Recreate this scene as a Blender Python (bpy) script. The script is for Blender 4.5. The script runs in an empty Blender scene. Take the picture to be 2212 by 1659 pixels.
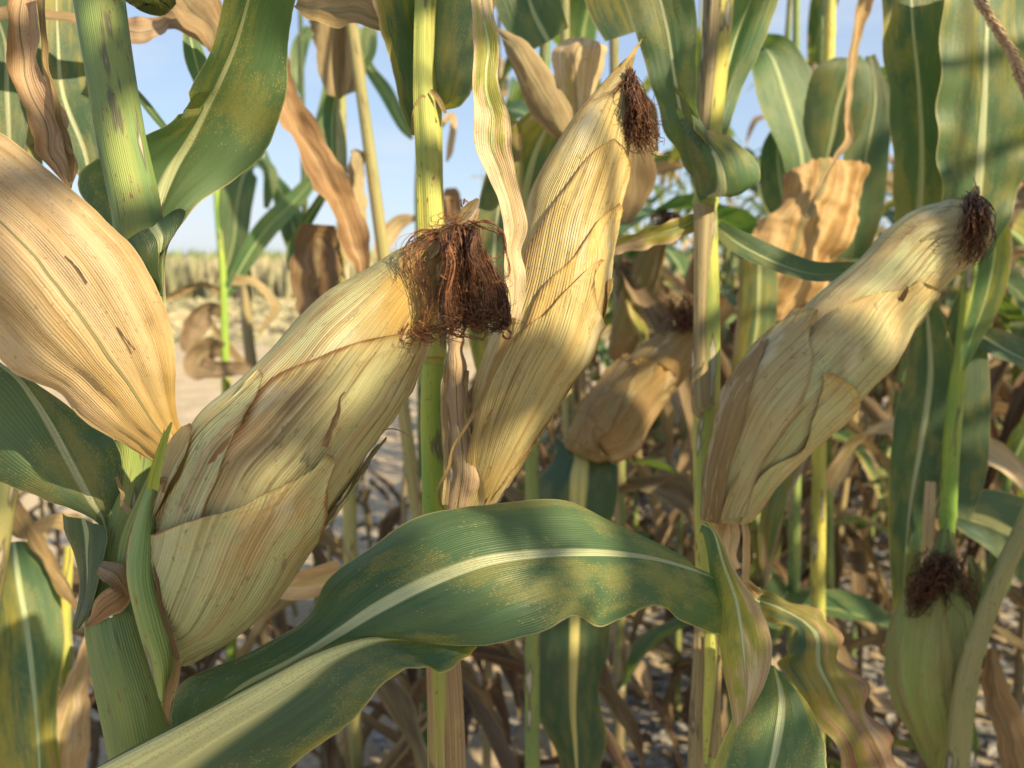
import bpy, math, random
import numpy as np
from mathutils import Vector, Matrix, noise as mnoise
R = math.radians
sc = bpy.context.scene
COL = sc.collection
rng = random.Random(7)

# ------------------------------------------------------------------ camera
CAM_Z = 1.15
PITCH = R(9.09)
FPX = 1728.0                      # focal length in pixels of a 2212 px wide picture
cd = bpy.data.cameras.new('camera'); cam = bpy.data.objects.new('camera', cd); COL.objects.link(cam)
cam.location = (0, 0, CAM_Z); cam.rotation_euler = (R(90) - PITCH, 0, 0)
cd.sensor_width = 36; cd.lens = 36 * FPX / 2212; cd.clip_start = 0.02; cd.clip_end = 2000
cd.dof.use_dof = True; cd.dof.focus_distance = 0.365; cd.dof.aperture_fstop = 9.5
sc.camera = cam
# ------------------------------------------------------------------ light
SUN_AZ, SUN_EL = R(128), R(33)    # clockwise from the view direction: behind the camera, to the right
S = Vector((math.sin(SUN_AZ) * math.cos(SUN_EL), math.cos(SUN_AZ) * math.cos(SUN_EL), math.sin(SUN_EL)))
sl = bpy.data.lights.new('sun', 'SUN'); sl.energy = 4.6; sl.angle = R(0.7); sl.color = (1.0, 0.81, 0.50)
so = bpy.data.objects.new('sun', sl); COL.objects.link(so); so.rotation_euler = S.to_track_quat('Z', 'Y').to_euler()
w = bpy.data.worlds.new('World'); sc.world = w; w.use_nodes = True
nt = w.node_tree; nt.nodes.clear()
sky = nt.nodes.new('ShaderNodeTexSky'); sky.sky_type = 'NISHITA'; sky.sun_disc = False
sky.sun_elevation = SUN_EL; sky.sun_rotation = SUN_AZ; sky.altitude = 50; sky.dust_density = 0.5; sky.ozone_density = 1.3
tc = nt.nodes.new('ShaderNodeTexCoord'); mp = nt.nodes.new('ShaderNodeMapping'); mp.inputs['Scale'].default_value = (1.2, 1.2, 5.0)
nz = nt.nodes.new('ShaderNodeTexNoise'); nz.inputs['Scale'].default_value = 2.3; nz.inputs['Detail'].default_value = 5; nz.inputs['Roughness'].default_value = .55
mr = nt.nodes.new('ShaderNodeMapRange'); mr.interpolation_type = 'SMOOTHSTEP'
mr.inputs['From Min'].default_value = .47; mr.inputs['From Max'].default_value = .75; mr.inputs['To Max'].default_value = .55
mx = nt.nodes.new('ShaderNodeMix'); mx.data_type = 'RGBA'; mx.inputs['B'].default_value = (4.9, 5.2, 5.6, 1)
mh = nt.nodes.new('ShaderNodeMix'); mh.data_type = 'RGBA'; mh.inputs['Factor'].default_value = .62; mh.inputs['B'].default_value = (3.15, 4.0, 5.4, 1)
bgn = nt.nodes.new('ShaderNodeBackground'); bgn.inputs['Strength'].default_value = 0.086
wo = nt.nodes.new('ShaderNodeOutputWorld')
L = nt.links.new
L(tc.outputs['Generated'], mp.inputs['Vector']); L(mp.outputs[0], nz.inputs['Vector']); L(nz.outputs[0], mr.inputs['Value'])
L(mr.outputs[0], mx.inputs['Factor']); L(sky.outputs[0], mh.inputs['A']); L(mh.outputs['Result'], mx.inputs['A']); L(mx.outputs['Result'], bgn.inputs['Color']); L(bgn.outputs[0], wo.inputs[0])
sc.view_settings.view_transform = 'Standard'; sc.view_settings.look = 'None'; sc.view_settings.gamma = 1
sc.view_settings.use_curve_mapping = False; sc.view_settings.exposure = 0.98
sc.cycles.use_denoising = True; sc.cycles.max_bounces = 8; sc.cycles.diffuse_bounces = 4; sc.cycles.transmission_bounces = 4
sc.cycles.sample_clamp_indirect = 6

# ------------------------------------------------------------------ geometry helpers
RIGHT = Vector((1, 0, 0)); FWD = Vector((0, math.cos(PITCH), -math.sin(PITCH))); UP = Vector((0, math.sin(PITCH), math.cos(PITCH)))
CAM = Vector((0, 0, CAM_Z))
def P(x, y, d):
    """the point of the field at depth d that was measured at (x, y) in the 2212 x 1659 picture"""
    return CAM + RIGHT * ((x - 1106) / FPX * d) + UP * (-(y - 829.5) / FPX * d) + FWD * d

def cr(pts, n):
    """Catmull-Rom through rows of numbers, n samples"""
    p = np.array(pts, float)
    if len(p) == 2:
        t = np.linspace(0, 1, n)[:, None]; return p[0] * (1 - t) + p[1] * t
    q = np.vstack([2 * p[0] - p[1], p, 2 * p[-1] - p[-2]])
    m = len(p) - 1; out = []
    for k in range(n):
        t = k / (n - 1) * m; i = min(int(t), m - 1); f = t - i
        a, b, c, d = q[i], q[i + 1], q[i + 2], q[i + 3]
        out.append(.5 * ((2 * b) + (c - a) * f + (2 * a - 5 * b + 4 * c - d) * f * f + (3 * b - a - 3 * c + d) * f ** 3))
    return np.array(out)

def grid_mesh(name, V, UN, UM, close=False):
    """V: rows x cols x 3; UN normalised coordinates, UM metric ones"""
    n, m = V.shape[:2]
    f = []; mm = m if close else m - 1
    for i in range(n - 1):
        for j in range(mm):
            a = i * m + j; b = i * m + (j + 1) % m
            f.append((a, b, b + m, a + m))
    me = bpy.data.meshes.new(name); me.from_pydata(V.reshape(-1, 3).tolist(), [], f)
    u1 = me.uv_layers.new(name='UVMap'); u2 = me.uv_layers.new(name='M')
    idx = np.zeros(len(me.loops), int); me.loops.foreach_get('vertex_index', idx)
    A = UN.reshape(-1, 2)[idx].copy(); B = UM.reshape(-1, 2)[idx].copy()
    if close:                                     # keep the seam clean
        c = (idx % m).reshape(-1, 4)
        wrap = (c.max(1) == m - 1) & (c.min(1) == 0)
        for k in np.nonzero(wrap)[0]:
            for q in range(4):
                if c[k, q] == 0:
                    A[k * 4 + q, 0] = A[k * 4 + q, 0] + 2.0; B[k * 4 + q, 0] = -B[k * 4 + q, 0]
    u1.data.foreach_set('uv', A.ravel()); u2.data.foreach_set('uv', B.ravel())
    me.polygons.foreach_set('use_smooth', [True] * len(me.polygons)); me.update()
    return me

def obj(name, me, mat=None, parent=None, **props):
    o = bpy.data.objects.new(name, me); COL.objects.link(o)
    if mat is not None and not me.materials: me.materials.append(mat)
    if parent is not None:
        o.parent = parent; o.matrix_parent_inverse = parent.matrix_world.inverted()
    o['dry'] = 0.0; o['tone'] = rng.random()
    for k, v in props.items(): o[k] = v
    return o
def thing(name, label, cat, loc=(0, 0, 0), group=None):
    o = bpy.data.objects.new(name, None); COL.objects.link(o); o.location = loc; o['label'] = label; o['category'] = cat
    o.empty_display_size = .05
    if group: o['group'] = group
    bpy.context.view_layer.update()
    return o

def nz3(p, s, seed=0.0):
    return mnoise.noise(Vector((p[0] * s + seed, p[1] * s - seed * .7, p[2] * s + seed * 1.3)))

# ------------------------------------------------------------------ materials
class NB:
    def __init__(s, name):
        s.m = bpy.data.materials.new(name); s.m.use_nodes = True; s.t = s.m.node_tree; s.t.nodes.clear()
    def n(s, ty, **kw):
        nd = s.t.nodes.new(ty)
        for k, v in kw.items(): setattr(nd, k, v)
        return nd
    def put(s, sock, v):
        if isinstance(v, bpy.types.NodeSocket): s.t.links.new(v, sock)
        elif v is not None:
            if sock.type == 'RGBA' and len(v) == 3: v = (*v, 1)
            sock.default_value = v
    def mt(s, op, a, b=None, c=None, clamp=False):
        nd = s.n('ShaderNodeMath', operation=op, use_clamp=clamp)
        s.put(nd.inputs[0], a)
        if b is not None: s.put(nd.inputs[1], b)
        if c is not None: s.put(nd.inputs[2], c)
        return nd.outputs[0]
    def ss(s, x, a, b, lo=0., hi=1.):
        nd = s.n('ShaderNodeMapRange', interpolation_type='SMOOTHSTEP')
        s.put(nd.inputs[0], x); s.put(nd.inputs[1], a); s.put(nd.inputs[2], b); s.put(nd.inputs[3], lo); s.put(nd.inputs[4], hi)
        return nd.outputs[0]
    def mix(s, f, a, b, blend='MIX'):
        nd = s.n('ShaderNodeMix', data_type='RGBA', blend_type=blend)
        s.put(nd.inputs['Factor'], f); s.put(nd.inputs['A'], a); s.put(nd.inputs['B'], b); return nd.outputs['Result']
    def map(s, v, sc_, loc=None):
        nd = s.n('ShaderNodeMapping'); s.put(nd.inputs[0], v); nd.inputs['Scale'].default_value = sc_
        if loc is not None: s.put(nd.inputs['Location'], loc)
        return nd.outputs[0]
    def noise(s, v, scale=1., detail=3., rough=.5, dist=0.):
        nd = s.n('ShaderNodeTexNoise'); s.put(nd.inputs['Vector'], v); s.put(nd.inputs['Scale'], scale)
        nd.inputs['Detail'].default_value = detail; nd.inputs['Roughness'].default_value = rough; nd.inputs['Distortion'].default_value = dist
        return nd.outputs[0]
    def ramp(s, x, stops):
        nd = s.n('ShaderNodeValToRGB'); s.put(nd.inputs[0], x); e = nd.color_ramp.elements
        while len(e) < len(stops): e.new(.5)
        for k, (p, c) in enumerate(stops): e[k].position = p; e[k].color = (*c, 1)
        return nd.outputs[0]
    def uv(s):
        a = s.n('ShaderNodeUVMap', uv_map='UVMap').outputs[0]; b = s.n('ShaderNodeUVMap', uv_map='M').outputs[0]
        sp = s.n('ShaderNodeSeparateXYZ'); s.put(sp.inputs[0], a)
        ms = s.n('ShaderNodeSeparateXYZ'); s.put(ms.inputs[0], b)
        return sp.outputs[0], sp.outputs[1], b, ms.outputs[0], ms.outputs[1]
    def attr(s, nm):
        return s.n('ShaderNodeAttribute', attribute_type='OBJECT', attribute_name=nm).outputs['Fac']
    def finish(s, col, rough=.5, spec=.4, bump=None, bstr=.3, bdist=.0006, trans=None, tcol=None, sheen=0):
        p = s.n('ShaderNodeBsdfPrincipled'); s.put(p.inputs['Base Color'], col); s.put(p.inputs['Roughness'], rough)
        s.put(p.inputs['Specular IOR Level'], spec)
        if sheen: p.inputs['Sheen Weight'].default_value = sheen; p.inputs['Sheen Roughness'].default_value = .4
        nrm = None
        if bump is not None:
            b = s.n('ShaderNodeBump'); s.put(b.inputs['Height'], bump); b.inputs['Strength'].default_value = bstr; b.inputs['Distance'].default_value = bdist
            nrm = b.outputs[0]; s.put(p.inputs['Normal'], nrm)
        o = s.n('ShaderNodeOutputMaterial'); sh = p.outputs[0]
        if trans is not None:
            t = s.n('ShaderNodeBsdfTranslucent'); s.put(t.inputs[0], tcol if tcol is not None else col)
            m = s.n('ShaderNodeMixShader'); s.put(m.inputs[0], trans); s.t.links.new(p.outputs[0], m.inputs[1]); s.t.links.new(t.outputs[0], m.inputs[2]); sh = m.outputs[0]
        s.t.links.new(sh, o.inputs[0]); return s.m

def rand_loc(b):
    oi = b.n('ShaderNodeObjectInfo').outputs['Random']
    cx = b.n('ShaderNodeCombineXYZ'); b.put(cx.inputs[0], b.mt('MULTIPLY', oi, 37.)); b.put(cx.inputs[1], b.mt('MULTIPLY', oi, 91.)); b.put(cx.inputs[2], b.mt('MULTIPLY', oi, 13.))
    return oi, cx.outputs[0]

def make_leaf(name='maize_leaf', g1=(.042, .095, .048), g2=(.095, .165, .068), rib=(.38, .46, .25), ribw=.10, rust=1.0,
              dead=((.23, .14, .07), (.46, .32, .18), (.62, .50, .34), (.40, .33, .26)), ribdark=None, yellow=(.36, .30, .05), gloss=.42, patch=(38, 9), grad=None):
    b = NB(name); u, t, m, mu, mv = b.uv(); oi, loc = rand_loc(b)
    dry = b.attr('dry'); au = b.mt('ABSOLUTE', u)
    v = b.n('ShaderNodeVectorMath', operation='ADD'); b.put(v.inputs[0], m); b.put(v.inputs[1], loc); v = v.outputs[0]
    streak = b.noise(b.map(v, (1500, 14, 1)), 1, 2, .6)
    streak2 = b.noise(b.map(v, (330, 7, 1)), 1, 3, .6)
    low = b.noise(b.map(v, (26, 8, 1)), 1, 4, .6)
    pn = b.noise(b.map(v, (patch[0], patch[1], 1), (7, 3, 0)), 1, 6, .62, .4)
    # fine parallel veins: real ribs about 1 mm apart
    vein = b.mt('SINE', b.mt('ADD', b.mt('MULTIPLY', mu, 2 * math.pi * 900), b.mt('MULTIPLY', low, 1.6)))
    g = b.mix(b.ss(low, .35, .68), g1, g2)
    g = b.mix(b.ss(streak, .35, .7, 0, .35), g, (.095, .155, .075))
    g = b.mix(b.ss(streak2, .5, .75, 0, .3), g, (.035, .07, .045))
    # rust pustules in drifts
    vo = b.n('ShaderNodeTexVoronoi', feature='F1'); b.put(vo.inputs['Vector'], b.map(v, (1500, 800, 1))); vo.inputs['Scale'].default_value = 1
    sep = b.n('ShaderNodeSeparateColor'); b.put(sep.inputs[0], vo.outputs['Color'])
    drift = b.noise(b.map(v, (45, 22, 1), (2, 9, 4)), 1, 3, .6)
    has = b.mt('GREATER_THAN', b.mt('ADD', sep.outputs[0], b.ss(drift, .40, .62, -.42, .50)), .72)
    dot = b.mt('MULTIPLY', b.ss(vo.outputs['Distance'], .50, .18), has)
    g = b.mix(b.mt('MULTIPLY', dot, .55 * rust), g, (.36, .30, .12))
    g = b.mix(b.mt('MULTIPLY', b.ss(drift, .45, .7, 0, .55), rust), g, (.21, .21, .07))
    # death creeps in from margin and tip as streaky patches
    thr = b.ss(dry, 0., 1., .95, -.35)
    x = b.mt('ADD', pn, b.mt('MULTIPLY', b.mt('POWER', au, 5.), .14))
    x = b.mt('ADD', x, b.mt('MULTIPLY', b.mt('POWER', t, 3.), .16))
    x = b.mt('ADD', x, b.mt('MULTIPLY', b.mt('SUBTRACT', streak2, .5), .22))
    k = b.ss(b.mt('SUBTRACT', x, thr), -.03, .05)
    ring = b.ss(b.mt('SUBTRACT', x, thr), -.20, .0)
    dn = b.noise(b.map(v, (60, 6, 1), (1, 5, 2)), 1, 5, .65)
    dn = b.mt('ADD', dn, b.mt('MULTIPLY', b.mt('SUBTRACT', streak, .5), .35)); dn = b.mt('ADD', dn, b.mt('MULTIPLY', b.mt('SUBTRACT', oi, .5), .22))
    dc = b.ramp(dn, [(.22, dead[0]), (.42, dead[1]), (.58, dead[2]), (.80, dead[3])])
    dc = b.mix(b.ss(streak2, .52, .72, 0, .45), dc, (.24, .15, .085))
    fleck = b.noise(b.map(v, (900, 420, 1)), 1, 2, .6)
    dc = b.mix(b.mt('MULTIPLY', b.ss(fleck, .62, .72), .5), dc, (.15, .085, .045))
    mold = b.noise(b.map(v, (120, 70, 1), (4, 4, 4)), 1, 5, .7)
    dc = b.mix(b.ss(mold, .56, .78, 0, .5), dc, (.17, .12, .07))
    if grad: dc = b.mix(b.ss(b.mt('ADD', t, b.mt('MULTIPLY', low, .35)), .75, .15, 0, .75), dc, grad); dc = b.mix(b.ss(low, .5, .75, 0, .5), dc, (.36, .22, .14))
    col = b.mix(b.mt('MULTIPLY', ring, .75), g, yellow); col = b.mix(k, col, dc)
    # dry hairline on the very edge
    col = b.mix(b.ss(b.mt('ADD', au, b.mt('MULTIPLY', low, .06)), 1.0, 1.03, 0, .8), col, (.42, .36, .20))
    # midrib
    rw = b.mt('MULTIPLY', b.ss(t, 0, 1, ribw, ribw * .25), 1.)
    rm = b.ss(au, b.mt('MULTIPLY', rw, 1.15), b.mt('MULTIPLY', rw, .7))
    ribc = b.mix(b.ss(streak2, .4, .65), rib, tuple(c * .72 for c in rib))
    ribd = ribdark or (.34, .24, .13)
    ribc = b.mix(b.mt('MULTIPLY', k, .75), ribc, ribd)
    ribc = b.mix(b.mt('MULTIPLY', dot, .5 * rust), ribc, (.30, .17, .05))
    col = b.mix(rm, col, ribc)
    tone = b.attr('tone')
    hs = b.n('ShaderNodeHueSaturation'); b.put(hs.inputs['Color'], col); b.put(hs.inputs['Value'], b.ss(tone, 0, 1, .82, 1.18)); b.put(hs.inputs['Hue'], b.ss(tone, 0, 1, .488, .508)); col = hs.outputs[0]
    h = b.mt('ADD', b.mt('MULTIPLY', vein, .20), b.mt('ADD', b.mt('MULTIPLY', streak2, 1.3), b.mt('MULTIPLY', streak, .5)))
    h = b.mt('ADD', h, b.mt('MULTIPLY', mold, b.mt('MULTIPLY', k, 1.2)))
    h = b.mt('ADD', h, b.mt('MULTIPLY', rm, -1.2))
    tcol = b.mix(1., b.mix(k, (1.9, 2.1, .55), (1.25, 1.1, .8)), col, 'MULTIPLY')
    return b.finish(col, b.ss(k, 0, 1, gloss + .06, .72), b.ss(k, 0, 1, .5, .22), h, .75, .0005, b.mt('MULTIPLY', b.ss(k, 0, 1, .30, .26), b.mt('SUBTRACT', 1., b.mt('MULTIPLY', rm, .6))), tcol)

def make_husk(name, base=(.58, .58, .31), tan=(.58, .46, .22), pink=(.46, .31, .17), brown=(.24, .14, .07), gold=(.62, .42, .12), ribs=190., green=(.46, .54, .28), goldt=(.55, 1.0), bright=.95, pale=.5):
    b = NB(name); u, t, m, mu, mv = b.uv(); oi, loc = rand_loc(b)
    au = b.mt('ABSOLUTE', u)
    v = b.n('ShaderNodeVectorMath', operation='ADD'); b.put(v.inputs[0], m); b.put(v.inputs[1], loc); v = v.outputs[0]
    wob = b.noise(b.map(v, (20, 14, 1)), 1, 2, .5)
    streak = b.noise(b.map(v, (900, 9, 1)), 1, 3, .6)
    broad = b.noise(b.map(v, (150, 7, 1)), 1, 4, .6)
    low = b.noise(b.map(v, (34, 16, 1), (5, 1, 3)), 1, 4, .6)
    low2 = b.noise(b.map(v, (26, 20, 1), (1, 8, 6)), 1, 4, .62)
    rib = b.mt('SINE', b.mt('ADD', b.mt('MULTIPLY', mu, 2 * math.pi * 1000 / 1.25), b.mt('ADD', b.mt('MULTIPLY', wob, 14.), b.mt('MULTIPLY', broad, 5.))))
    dry = b.attr('dry'); gr = b.attr('green'); go = b.attr('gold')
    c = b.mix(b.ss(low, .40, .62), base, tan)
    c = b.mix(b.mt('MULTIPLY', b.ss(low2, .36, .60), b.mt('MAXIMUM', gr, 0.)), c, green)
    inv = b.mt('SUBTRACT', 1., b.mt('MULTIPLY', gr, .65))
    c = b.mix(b.mt('MULTIPLY', b.ss(broad, .50, .68, 0, .8), inv), c, pink)
    c = b.mix(b.ss(b.mt('ADD', low2, b.mt('MULTIPLY', b.mt('SUBTRACT', broad, .5), .8)), .60, .80, 0, b.mt('MULTIPLY', inv, .8)), c, brown)
    gmask = b.mt('MULTIPLY', b.ss(b.mt('ADD', t, b.mt('MULTIPLY', b.mt('SUBTRACT', low, .5), .8)), goldt[0], goldt[1]), go)
    c = b.mix(gmask, c, gold)
    # rib lines: darker hollows between the nerves, patchy
    rl = b.mt('MULTIPLY', b.ss(rib, .0, 1.), b.ss(low, .3, .65, .10, .42))
    c = b.mix(rl, c, b.mix(.5, brown, pink))
    c = b.mix(b.ss(streak, .52, .70, 0, .70), c, tuple(x * .5 for x in tan))
    dk = b.noise(b.map(v, (420, 5, 1), (8, 2, 2)), 1, 3, .6); c = b.mix(b.mt('MULTIPLY', b.ss(dk, .54, .66, 0, .75), b.ss(low2, .38, .58)), c, (.22, .16, .08))
    c = b.mix(b.ss(streak, .45, .25, 0, .35), c, (.70, .62, .42))
    mold = b.noise(b.map(v, (190, 130, 1), (4, 4, 4)), 1, 5, .72)
    c = b.mix(b.ss(mold, .57, .74, 0, .62), c, (.15, .11, .06))
    wth = b.noise(b.map(v, (55, 18, 1), (7, 7, 2)), 1, 5, .68); c = b.mix(b.ss(wth, .53, .68, 0, .5), c, (.38, .27, .12))
    wh = b.noise(b.map(v, (70, 26, 1), (2, 9, 1)), 1, 4, .6); c = b.mix(b.ss(wh, .54, .70, 0, pale), c, (.72, .68, .50))
    fl = b.noise(b.map(v, (800, 420, 1), (3, 1, 1)), 1, 2, .6); c = b.mix(b.mt('MULTIPLY', b.ss(fl, .62, .70), b.ss(mold, .48, .6, 0, .6)), c, (.12, .085, .045))
    # dry margin
    em = b.ss(b.mt('ADD', au, b.mt('MULTIPLY', b.mt('SUBTRACT', broad, .5), .18)), .90, .985)
    c = b.mix(b.mt('MULTIPLY', em, b.attr('edge')), c, (.25, .135, .06))
    c = b.mix(b.mt('MULTIPLY', b.ss(t, .9, 1.), b.attr('edge')), c, (.27, .17, .08))
    hs = b.n('ShaderNodeHueSaturation'); b.put(hs.inputs['Color'], c); b.put(hs.inputs['Value'], b.mt('MULTIPLY', b.ss(b.attr('tone'), 0, 1, .88, 1.12), bright)); c = hs.outputs[0]
    h = b.mt('ADD', b.mt('MULTIPLY', rib, -.34), b.mt('ADD', b.mt('MULTIPLY', streak, 1.2), b.mt('MULTIPLY', broad, 2.2)))
    tcol = b.mix(1., (1.15, 1.0, .6), c, 'MULTIPLY')
    return b.finish(c, .62, .28, h, .85, .0006, .16, tcol)

def make_stalk(name, a=(.12, .21, .065), bcol=(.24, .29, .07), dead=(.46, .36, .20), spot=(.20, .09, .03)):
    b = NB(name); u, t, m, mu, mv = b.uv(); oi, loc = rand_loc(b)
    v = b.n('ShaderNodeVectorMath', operation='ADD'); b.put(v.inputs[0], m); b.put(v.inputs[1], loc); v = v.outputs[0]
    dry = b.attr('dry')
    streak = b.noise(b.map(v, (1300, 6, 1)), 1, 3, .6); broad = b.noise(b.map(v, (240, 3, 1)), 1, 4, .65)
    low = b.noise(b.map(v, (45, 9, 1), (3, 2, 1)), 1, 4, .6)
    c = b.mix(b.ss(low, .35, .65), a, bcol)
    c = b.mix(b.ss(streak, .4, .7, 0, .45), c, (.24, .31, .13))
    thr = b.ss(dry, 0, 1, .92, .0)
    k = b.ss(b.mt('SUBTRACT', b.mt('ADD', broad, b.mt('MULTIPLY', b.mt('SUBTRACT', low, .5), .6)), thr), -.06, .08)
    dc = b.mix(b.ss(streak, .35, .65), dead, tuple(x * .6 for x in dead)); dc = b.mix(b.ss(broad, .55, .7, 0, .5), dc, (.20, .12, .07))
    c = b.mix(k, c, dc)
    sp = b.noise(b.map(v, (420, 150, 1), (6, 6, 6)), 1, 3, .6); big = b.noise(b.map(v, (90, 28, 1), (2, 6, 9)), 1, 3, .6)
    c = b.mix(b.mt('MULTIPLY', b.ss(sp, .60, .66), b.ss(big, .47, .60)), c, spot)
    les = b.noise(b.map(v, (80, 16, 1), (9, 1, 4)), 1, 3, .5); c = b.mix(b.ss(les, .59, .64, 0, .75), c, (.10, .08, .06)); c = b.mix(b.ss(les, .65, .69, 0, .9), c, (.42, .38, .30))
    c = b.mix(b.ss(streak, .58, .74, 0, .5), c, (.12, .15, .05))
    hs = b.n('ShaderNodeHueSaturation'); b.put(hs.inputs['Color'], c); b.put(hs.inputs['Value'], b.ss(b.attr('tone'), 0, 1, .85, 1.15)); c = hs.outputs[0]
    ribs = b.mt('SINE', b.mt('MULTIPLY', mu, 2 * math.pi * 1000 / 1.5))
    h = b.mt('ADD', b.mt('MULTIPLY', ribs, .3), b.mt('ADD', streak, broad))
    return b.finish(c, .5, .35, h, .6, .0004)

def make_plain(name, c1, c2, scale=40, rough=.8, spec=.2, trans=None):
    b = NB(name); tcn = b.n('ShaderNodeTexCoord').outputs['Object']; n1 = b.noise(tcn, scale, 5, .6)
    oi = b.n('ShaderNodeObjectInfo').outputs['Random']
    c = b.mix(b.ss(n1, .3, .7), c1, c2)
    return b.finish(c, rough, spec, n1, .5, .002, trans)

M_leaf = make_leaf()
M_leaf_rusty = make_leaf('rusty_green_leaf', g1=(.050, .108, .055), g2=(.105, .170, .075), rib=(.42, .47, .28), ribw=.13, rust=1.35)
M_leaf_back = make_leaf('field_leaf', g1=(.055, .125, .055), g2=(.125, .205, .08), rib=(.36, .44, .2), rust=.6, gloss=.36)
M_gold = make_leaf('golden_dry_leaf', dead=((.20, .12, .06), (.44, .29, .14), (.58, .43, .26), (.38, .30, .22)), ribdark=(.13, .08, .035), ribw=.035, patch=(30, 5))
M_orange = make_leaf('orange_dry_leaf', dead=((.18, .09, .035), (.36, .21, .09), (.56, .38, .20), (.34, .24, .16)), ribdark=(.2, .12, .05))
M_t1 = make_leaf('broad_dry_leaf', dead=((.18, .11, .05), (.40, .28, .14), (.53, .42, .27), (.33, .24, .15)), ribdark=(.12, .075, .03), ribw=.03, patch=(30, 5), grad=(.50, .31, .06))
M_brown = make_leaf('brown_dry_leaf', dead=((.10, .065, .035), (.25, .175, .085), (.40, .30, .165), (.28, .24, .17)), ribdark=(.20, .13, .07))
M_edge = make_leaf('pale_ribbed_leaf', rib=(.74, .70, .30), ribw=.46, rust=.8, g1=(.035, .085, .05), g2=(.06, .115, .06))
M_yrib = make_leaf('yellow_ribbed_leaf', rib=(.66, .62, .22), ribw=.22, rust=.8, g1=(.035, .085, .05), g2=(.06, .115, .06))
M_husk = make_husk('dry_husk')
M_husk_gold = make_husk('golden_husk', base=(.62, .53, .25), tan=(.62, .46, .17), pink=(.52, .36, .15), brown=(.30, .19, .10), gold=(.68, .47, .14), green=(.5, .5, .28))
M_husk_brown = make_husk('brown_husk', base=(.36, .25, .12), tan=(.34, .21, .09), pink=(.28, .16, .08), gold=(.50, .30, .08), green=(.22, .26, .08))
M_husk_green = make_husk('green_husk', base=(.30, .38, .11), tan=(.34, .34, .12), pink=(.27, .20, .09), brown=(.16, .11, .06), gold=(.4, .4, .12), green=(.27, .37, .09), pale=.06)
M_stalk = make_stalk('green_stalk'); M_stalk_y = make_stalk('yellow_stalk', a=(.27, .33, .07), bcol=(.48, .42, .08), dead=(.36, .24, .13))
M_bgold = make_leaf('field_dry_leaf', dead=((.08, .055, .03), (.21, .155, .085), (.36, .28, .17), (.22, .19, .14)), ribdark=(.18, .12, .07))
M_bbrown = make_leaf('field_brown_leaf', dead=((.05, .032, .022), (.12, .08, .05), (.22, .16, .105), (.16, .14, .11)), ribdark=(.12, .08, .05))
M_stalk_d = make_stalk('dry_stalk', a=(.24, .25, .10), bcol=(.36, .32, .13), dead=(.37, .30, .15))
M_stalk_l = make_stalk('lime_stalk', a=(.17, .33, .04), bcol=(.34, .42, .05))
M_silk = make_plain('dry_silk', (.10, .038, .018), (.36, .16, .075), 220, .5, .4)
M_silk_d = make_plain('dark_silk', (.055, .027, .016), (.19, .088, .048), 200, .6, .3)
M_tassel = make_plain('tassel_husk', (.30, .20, .12), (.46, .34, .22), 120)
M_egg = make_plain('pale_egg', (.7, .7, .65), (.8, .8, .76), 50, .4)

# ------------------------------------------------------------------ builders measured in the picture
def rail_leaf(name, parent, rails, mat=None, n=60, m=15, camber=.10, wave=0., waves=5, crumple=.0, fold=0., pleat=.0007, rag=.03, seed=None, ulen=None, **props):
    """rails: rows of (Lx,Ly,Ld, Mx,My,Md, Rx,Ry,Rd), base to tip"""
    seed = rng.random() * 50 if seed is None else seed
    r = cr(rails, n); V = np.zeros((n, m, 3)); UN = np.zeros((n, m, 2)); UM = np.zeros((n, m, 2)); acc = 0; pm = None
    rows = []
    for i in range(n):
        a, c, b = P(*r[i, 0:3]), P(*r[i, 3:6]), P(*r[i, 6:9]); rows.append((a, c, b))
    W = max((a - c).length + (b - c).length for a, c, b in rows) / 2
    for i, (a, c, b) in enumerate(rows):
        if pm is not None: acc += (c - pm).length
        pm = c; t = i / (n - 1)
        tg = (rows[min(i + 1, n - 1)][1] - rows[max(i - 1, 0)][1]).normalized()
        for j in range(m):
            v = -1 + 2 * j / (m - 1); e = a if v < 0 else b; av = abs(v)
            p = c.lerp(e, av); side = (e - c); L_ = side.length
            nr = tg.cross(side if v > 0 else -side)
            nr = nr.normalized() if nr.length > 1e-9 else -FWD
            if nr.dot(FWD) > 0: nr = -nr
            h = camber * L_ * 4 * av * (1 - av) + fold * L_ * av
            h += wave * av ** 2 * math.sin(t * waves * 6.28 + (1.7 if v > 0 else 0) + 2.2 * nz3((t * 3, v * .3, seed), 1)) * min(1, L_ / .02)
            q = p + nr * h
            q += nr * (pleat * min(1, L_ / .012) * (nz3((v * 7, t * 2.2, seed), 1) + .6 * nz3((v * 15, t * 3.5, seed + 5), 1)))
            if rag: q += (e - c) * (rag * av ** 6 * (nz3((t * 14, v * .5, seed), 1) + .5 * nz3((t * 37, v * .5, seed), 1)))
            if crumple: q += nr * crumple * (nz3(q, 60, seed) + .5 * nz3(q, 140, seed)) + side * (crumple * 6 * av * nz3((t * 14, v, seed), 1, seed))
            V[i, j] = q; UN[i, j] = (v, t); UM[i, j] = (v * W, acc)
    me = grid_mesh(name, V, UN, UM)
    return obj(name, me, mat or M_leaf, parent, **props)

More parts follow.
